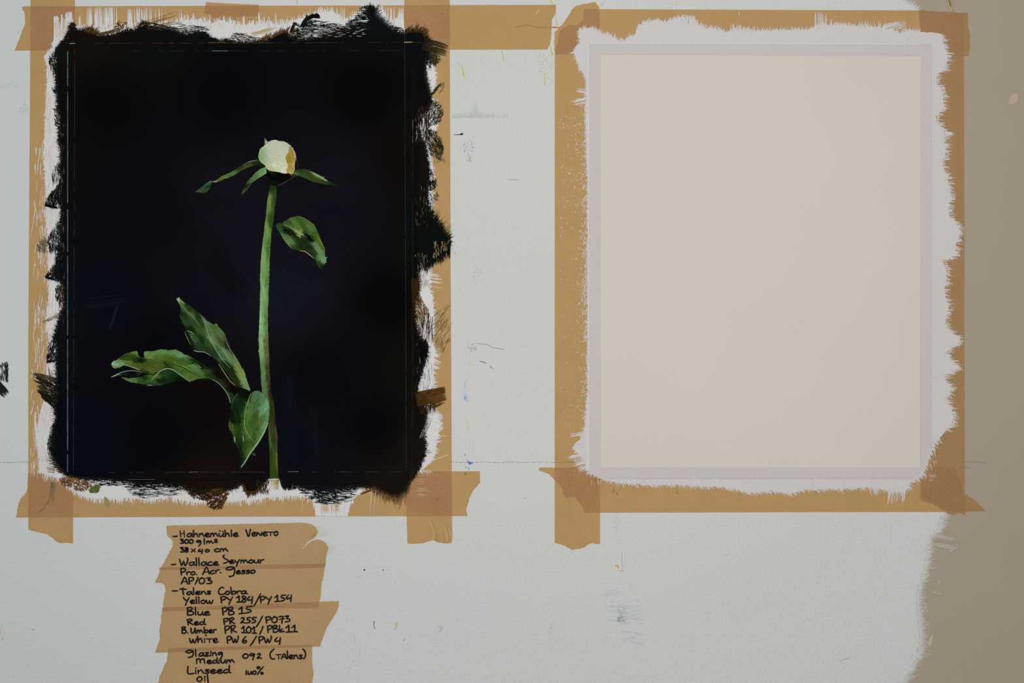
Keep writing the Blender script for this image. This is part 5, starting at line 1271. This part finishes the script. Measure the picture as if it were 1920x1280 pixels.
GL = {
    'a': (.85, [[(.72, .85), (.42, 1), (.1, .55), (.22, .05), (.5, .15), (.72, .7)], [(.74, .95), (.74, .25), (.95, .02)]]),
    'b': (.8, [[(.08, 2), (.15, 1), (.2, .05)], [(.2, .1), (.3, .8), (.6, .95), (.75, .5), (.5, .02), (.2, .1)]]),
    'c': (.72, [[(.62, .85), (.38, 1), (.08, .5), (.28, .02), (.72, .15)]]),
    'd': (.85, [[(.68, .75), (.4, .95), (.08, .5), (.28, .02), (.65, .3)], [(.74, 2), (.7, .8), (.74, .2), (.92, .02)]]),
    'e': (.75, [[(.12, .45), (.5, .55), (.6, .85), (.35, 1), (.1, .5), (.3, 0), (.78, .2)]]),
    'g': (.8, [[(.68, .9), (.35, 1), (.1, .6), (.35, .3), (.66, .8), (.68, 0), (.5, -.8), (.4, -1.05)]]),
    'h': (.8, [[(.08, 2), (.12, 1), (.16, 0)], [(.16, .5), (.42, .95), (.58, .7), (.66, 0)]]),
    'i': (.32, [[(.14, 1), (.16, 0)], [(.14, 1.45), (.22, 1.5)]]),
    'j': (.32, [[(.14, 1), (.16, 0)]]),
    'k': (.8, [[(.1, 2), (.12, 1), (.14, 0)], [(.55, .9), (.2, .4), (.35, .1), (.8, .22)]]),
    'l': (.34, [[(.12, 2), (.15, 1), (.18, 0)]]),
    'm': (1.15, [[(.08, .95), (.12, .02)], [(.12, .5), (.34, 1), (.48, .6), (.52, .1)], [(.52, .5), (.76, 1), (.9, .6), (1.1, .08)]]),
    'n': (.78, [[(.08, .95), (.12, .02)], [(.12, .5), (.42, 1), (.58, .6), (.72, .05)]]),
    'o': (.75, [[(.4, 1), (.1, .6), (.2, .08), (.5, .05), (.68, .5), (.55, .95), (.3, .98)]]),
    'r': (.62, [[(.08, .95), (.16, .02)], [(.16, .5), (.36, .95), (.62, .95)]]),
    's': (.65, [[(.6, .95), (.25, .98), (.18, .7), (.52, .4), (.45, .06), (.06, .08)]]),
    't': (.6, [[(.28, 1.6), (.3, .02)], [(.05, 1), (.6, 1.02)]]),
    'u': (.8, [[(.08, 1), (.14, .2), (.38, .05), (.6, .55), (.64, 1)], [(.64, 1), (.68, .2), (.8, .02)]]),
    'ü': (.8, [[(.08, 1), (.14, .2), (.38, .05), (.6, .55), (.64, 1)], [(.64, 1), (.68, .2), (.8, .02)], [(.12, 1.75), (.24, 1.7)], [(.5, 1.55), (.62, 1.5)]]),
    'w': (1.0, [[(.05, 1), (.2, .08), (.36, .1), (.5, .8)], [(.5, .8), (.62, .08), (.78, .05), (.95, .95)]]),
    'x': (.75, [[(.08, .95), (.7, .05)], [(.68, 1), (.08, 0)]]),
    'y': (.8, [[(.06, 1), (.25, .4), (.48, .35)], [(.72, 1.05), (.5, .3), (.3, -.9)]]),
    'z': (.75, [[(.1, .95), (.62, .95), (.1, .06), (.75, .1)]]),
    'A': (1.0, [[(.05, 0), (.28, 1.1), (.5, 1.95), (.68, 1.8), (.85, .8), (.95, 0)], [(.2, .7), (.8, .72)]]),
    'B': (.95, [[(.12, 1.9), (.14, 1), (.12, .05)], [(.1, 1.85), (.55, 2), (.7, 1.6), (.25, 1.1), (.7, .95), (.88, .5), (.6, .08), (.12, .05)]]),
    'C': (.9, [[(.8, 1.8), (.5, 1.95), (.15, 1.4), (.1, .6), (.35, .05), (.85, .2)]]),
    'G': (1.0, [[(.82, 1.9), (.45, 2), (.08, 1.5), (.15, 1.0), (.5, .95), (.85, 1.5), (.88, 1.9), (.95, .6), (.82, -.6), (.45, -1.0), (.35, -.85)]]),
    'H': (.95, [[(.1, 1.8), (.16, 0)], [(.62, 1.9), (.68, 0)], [(.14, .85), (.66, 1.05)]]),
    'L': (.85, [[(.12, 2), (.1, 1), (.12, .12), (.4, .02), (.85, .12)]]),
    'M': (1.1, [[(.08, 1.55), (.1, 0)], [(.1, 1), (.32, 1.6), (.46, 1.3), (.5, .2)], [(.5, 1), (.8, 1.55), (.92, 1.2), (.96, 0)]]),
    'O': (.95, [[(.5, 1.9), (.15, 1.3), (.12, .5), (.45, .02), (.8, .5), (.82, 1.4), (.5, 1.9), (.36, 1.8)]]),
    'P': (.85, [[(.12, 1.9), (.16, 1), (.22, 0)], [(.08, 1.75), (.5, 2), (.8, 1.6), (.55, 1.0), (.2, .9)]]),
    'R': (.95, [[(.12, 1.9), (.16, 1), (.22, 0)], [(.06, 1.7), (.5, 2), (.76, 1.6), (.5, 1.15), (.22, .95), (.55, .5), (.92, .1)]]),
    'S': (.9, [[(.3, 2.1), (.08, 1.75), (.4, 1.3), (.85, .8), (.6, .3), (.15, .02)]]),
    'T': (.95, [[(.05, 1.6), (.45, 1.7), (.95, 1.55)], [(.48, 2), (.5, 1), (.62, 0)]]),
    'F': (.95, [[(.05, 1.85), (.95, 1.8)], [(.5, 1.8), (.52, 0)]]),
    'U': (1.0, [[(.1, 1.8), (.12, .6), (.3, .05), (.62, .5), (.78, 1.8)], [(.78, 1.8), (.8, .6), (.9, 0)]]),
    'V': (.95, [[(.08, 1.9), (.25, .8), (.42, .02), (.55, .1), (.72, 1), (.78, 2)]]),
    'W': (1.2, [[(.05, 1.7), (.22, .4), (.36, .1), (.58, 1.2)], [(.58, 1.2), (.72, .2), (.86, .15), (1.1, 1.3), (1.05, 1.95)]]),
    'Y': (.9, [[(.05, 1.8), (.25, 1.2), (.48, .9)], [(.85, 1.8), (.55, .6), (.35, -.55)]]),
    'N': (.95, [[(.1, .1), (.14, 1.85), (.72, .2), (.85, 1.9)]]),
    '0': (.85, [[(.45, 1.9), (.12, 1.3), (.14, .4), (.42, .03), (.72, .5), (.74, 1.4), (.45, 1.9), (.3, 1.75)]]),
    '1': (.7, [[(.05, 1.3), (.25, 1.55), (.42, 2), (.42, 1), (.42, .1)], [(.08, .02), (.45, .08), (.75, .06)]]),
    '!': (.4, [[(.2, 2), (.2, 1), (.22, 0)]]),
    '2': (.85, [[(.12, 1.6), (.4, 1.95), (.62, 1.6), (.4, .8), (.08, .08), (.4, .25), (.8, .05)]]),
    '3': (.85, [[(.08, 1.8), (.65, 1.9), (.35, 1.15), (.78, .85), (.7, .2), (.15, .08)]]),
    '4': (.9, [[(.4, 1.95), (.08, .95), (.3, .7), (.72, .95)], [(.78, 1.9), (.74, .9), (.68, -.25)]]),
    '5': (.85, [[(.85, 1.9), (.3, 1.85), (.25, 1.15), (.62, .95), (.66, .35), (.1, .05)]]),
    '6': (.85, [[(.6, 2), (.25, 1.2), (.1, .5), (.35, .03), (.7, .4), (.55, .85), (.2, .5)]]),
    '7': (.85, [[(.08, 1.8), (.7, 1.85), (.6, 1), (.55, -.3)], [(.2, .95), (.88, 1.05)]]),
    '8': (.8, [[(.6, 1.75), (.3, 1.95), (.15, 1.5), (.55, .95), (.65, .4), (.35, .03), (.12, .45), (.5, 1.0), (.68, 1.5), (.55, 1.85)]]),
    '9': (.85, [[(.72, 1.75), (.35, 1.95), (.12, 1.4), (.4, 1.0), (.72, 1.7), (.62, .6), (.5, -.75)]]),
    '%': (1.1, [[(.3, 2), (.08, 1.7), (.25, 1.4), (.48, 1.7), (.3, 2)], [(1.0, 1.95), (.5, .9), (.15, -.1)], [(.8, .5), (.62, .3), (.75, .02), (.98, .25), (.8, .5)]]),
    '(': (.7, [[(.65, 2), (.25, 1.5), (.08, .9), (.2, .3), (.45, .02), (.75, .05)]]),
    ')': (.6, [[(.1, 2), (.4, 1.6), (.52, .9), (.4, .3), (.2, 0)]]),
    '.': (.35, [[(.12, .12), (.22, .06)]]),
    '-': (.8, [[(.05, .5), (.4, .45), (.75, .48)]]),
}


def write(k, text, x0, x1, yb0, yb1, xh, cap, d, w=3.05):
    """letters as pen strokes: ' ~' before a letter makes a small capital"""
    toks = []
    i = 0
    while i < len(text):
        if text[i] == '~':
            toks.append((text[i + 1], True))
            i += 2
        else:
            toks.append((text[i], False))
            i += 1
    tot = sum(GL[t][0] if t != ' ' else .6 for t, _ in toks)
    s = (x1 - x0) / tot
    cx = 0
    for t, small in toks:
        if t == ' ':
            cx += .6
            continue
        wd, strokes = GL[t]
        for st in strokes:
            P = []
            for (u, v) in st:
                if small:
                    v *= .5
                h = v * xh if v <= 1 else xh + (v - 1) * (cap - xh)
                X = x0 + (cx + u) * s
                fr_ = (X - x0) / max(1e-6, x1 - x0)
                P.append((X + rnd.uniform(-.15, .15), yb0 + (yb1 - yb0) * fr_ - h + rnd.uniform(-.15, .15)))
            pen(k, P, d, w)
        cx += wd


def pen(k, P, d, w=3.05):
    sp = smooth(P, 4)
    n = len(sp)
    k.ribbon(sp, [w * (.75 if i in (0, n - 1) else 1) * rnd.uniform(.92, 1.08) for i in range(n)], d, INK)
    for q in (sp[0], sp[-1]):
        k.blob(q[0], q[1], w * .42, w * .42, d - .01, INK, 8, .05)


INK = c(18, 17, 20)
LINES = [
    (0, [('-', 324, 333, 1009, 1008, 7, 12), ('Hahnemühle', 336.5, 447, 1006.5, 1005.5, 6.8, 12.5), ('Ve~Ne~Fo', 460, 522, 1005, 1003.5, 7.4, 13)]),
    (0, [('300', 337, 363, 1018.6, 1018.4, 4.2, 8), ('g', 367, 378, 1018, 1018, 5, 8), ('!', 380, 386, 1020, 1020, 6, 11), ('m', 386.5, 400, 1018.5, 1018.5, 4.6, 8), ('2', 401, 409, 1016.5, 1016.5, 3, 5.8)]),
    (0, [('38', 337, 354, 1035, 1035, 5, 9.2), ('x', 358, 367, 1034.5, 1034.5, 6, 9), ('4', 371, 381, 1036.5, 1036.5, 4, 7.5), ('0', 384, 393, 1034.6, 1034.6, 2.6, 5.2), ('cm', 401, 428, 1034.2, 1033.5, 5.6, 9)]),
    (0, [('-', 320.5, 330, 1061.5, 1060.5, 7, 12), ('Wallace', 336, 410, 1060, 1059.5, 6.6, 15), ('Seymour', 417, 495, 1056, 1055, 6.2, 15)]),
    (1, [('Pro.', 337.5, 371, 1077.8, 1077.2, 6, 13), ('Acr.', 379.5, 416, 1077, 1073.5, 6.2, 13.5), ('G', 423, 441, 1074, 1074, 6.5, 11.5), ('esso', 442, 479, 1075.5, 1074, 6, 12)]),
    (1, [('AP', 339, 364, 1094.8, 1094.5, 6.4, 12.6), ('03', 372, 398, 1094.2, 1094.2, 6.2, 11.8)]),
    (1, [('-', 322.5, 333.5, 1111, 1110.5, 7, 12), ('Talens', 336, 396, 1115, 1113.5, 5.8, 13.5), ('Cobra', 408.5, 463, 1114.5, 1113, 6, 14)]),
    (1, [('Yellow', 343, 400, 1131, 1131, 6.4, 13), ('PY', 412.5, 437, 1130.3, 1129.5, 6.2, 12.2), ('184', 442.5, 475, 1128.5, 1129.5, 6.3, 12.2), ('PY', 486.5, 510, 1130.3, 1128.6, 6.2, 12.2), ('154', 514.5, 548, 1127.8, 1126, 6.2, 12)]),
    (2, [('Blue', 349.5, 394, 1152.8, 1153, 7, 14.8), ('PB', 415.5, 440, 1153, 1152, 7, 14.5), ('15', 446.5, 473, 1150.6, 1148.5, 6.5, 12.8)]),
    (2, [('Red', 350, 385, 1171.5, 1170.8, 6.2, 11.2), ('PR', 418, 441, 1171, 1169, 6.2, 11.8), ('255', 450.5, 481, 1168, 1167.4, 5.6, 10.8), ('PO73', 497, 544, 1168, 1165.5, 6.2, 12)]),
    (2, [('B.', 340, 354, 1187, 1186.5, 6.2, 12.2), ('Umber', 357, 406, 1187, 1185.8, 6, 11.5), ('PR', 420, 444, 1187.5, 1185.5, 7, 14), ('101', 452, 480.5, 1185.8, 1187.2, 6.2, 12.6), ('PBk', 500, 533, 1185.5, 1184.5, 6.5, 13), ('11', 535, 557, 1184.8, 1184, 6.5, 12.8)]),
    (2, [('wh', 354.5, 381, 1204.5, 1204, 8, 12.2), ('j~Fe', 381.5, 409, 1204.2, 1204, 7.6, 12), ('PW', 424.5, 448, 1206, 1204, 6.4, 13.2), ('6', 453.5, 464, 1205.2, 1205.2, 6.4, 12.4), ('PW', 484, 510, 1206, 1204, 6.4, 13), ('4', 514, 527.5, 1206.5, 1206.5, 6.4, 12.4)]),
    (3, [('G', 348, 363, 1227.5, 1227.5, 4.6, 9.2), ('l', 364.5, 370, 1230, 1230, 6, 13), ('azing', 372, 418, 1230, 1228.5, 6.4, 10), ('09', 454, 479, 1234, 1233.4, 4.7, 9), ('2', 481, 491, 1234, 1234, 5, 9.5), ('(', 505, 514.5, 1235.2, 1235.2, 9, 19), ('~F~Al', 517, 541, 1235, 1234.4, 9, 15), ('ens', 541, 567.5, 1234.5, 1234.5, 7, 12), (')', 566, 574, 1235, 1235, 9, 19)]),
    (3, [('M', 367, 386, 1243.5, 1243, 5.5, 11.5), ('edjum', 387, 440, 1243.5, 1242, 6, 10.5)]),
    (3, [('Linseed', 350.5, 432, 1263, 1261, 7, 14.5), ('!', 459, 464, 1264.5, 1264.5, 4, 8), ('uo', 464, 481, 1264, 1263.5, 6.2, 8), ('%', 481, 495, 1263.5, 1263.5, 7.5, 14.5)]),
    (3, [('o', 368, 380, 1277, 1277, 9, 12), ('i', 381, 387, 1277, 1277, 7.5, 12), ('l', 384.5, 396, 1279.5, 1281.5, 8, 16)]),
]
DI = .40
SLASH = {5: [((371.5, 1082), (366, 1095))], 7: [((488.6, 1112.5), (476, 1136))], 9: [((492.3, 1154.7), (480.5, 1175))], 10: [((493.3, 1173.4), (486.7, 1189))], 11: [((481, 1192), (469.4, 1210)), ((385, 1190.5), (387, 1191))], 13: []}
for i, (si, words) in enumerate(LINES):
    k = Mesh()
    for w_ in words:
        write(k, *w_, DI)
    for a, b_ in SLASH.get(i, []):
        pen(k, [a, ((a[0] + b_[0]) / 2 + .5, (a[1] + b_[1]) / 2), b_], DI)
    k.build('handwriting', M_ink, nstrips[si][0], 'black handwritten marker line', stuff=True)

# ------------------------------------------------------------------ the bit of cord above the blank sheet
def tube(name, pts, r, mat, col):
    me = bpy.data.meshes.new(name)
    V, F = [], []
    n = 8
    for i, p in enumerate(pts):
        a, b_ = Vector(pts[max(0, i - 1)]), Vector(pts[min(len(pts) - 1, i + 1)])
        t = (b_ - a).normalized()
        u = t.cross(Vector((0, 1, 0))).normalized()
        w = u.cross(t)
        for j in range(n):
            q = 2 * math.pi * j / n
            rr = r * (1 + .15 * math.sin(j * 2 + i * 1.3))
            V.append(tuple(Vector(p) + u * math.cos(q) * rr + w * math.sin(q) * rr))
    for i in range(len(pts) - 1):
        for j in range(n):
            F.append((i * n + j, i * n + (j + 1) % n, (i + 1) * n + (j + 1) % n, (i + 1) * n + j))
    F.append(tuple(range(n)))
    F.append(tuple((len(pts) - 1) * n + j for j in range(n))[::-1])
    me.from_pydata(V, [], F)
    me.update()
    at = me.color_attributes.new('Pigment', 'FLOAT_COLOR', 'POINT')
    at.data.foreach_set('color', np.array([(*col, 1)] * len(V), np.float32).ravel())
    me.materials.append(mat)
    o = bpy.data.objects.new(name, me)
    C.objects.link(o)
    return o


cp = [wpos(1784.5 - t * 26, 24 - t * 58 - 4 * math.sin(t * 3), 1.6) for t in np.linspace(0, 1, 12)]
cord = tag(tube('cord', cp, .0010, M_mark, c(176, 160, 110)), 'short pale cord hanging onto the tape at the top right', 'cord')
cp2 = [wpos(1781.5 - t * 10, 12 - t * 30, 3.0) for t in np.linspace(0, 1, 8)]
o = tube('cord_ply', cp2, .0009, M_mark, c(140, 104, 66))
o.parent = cord
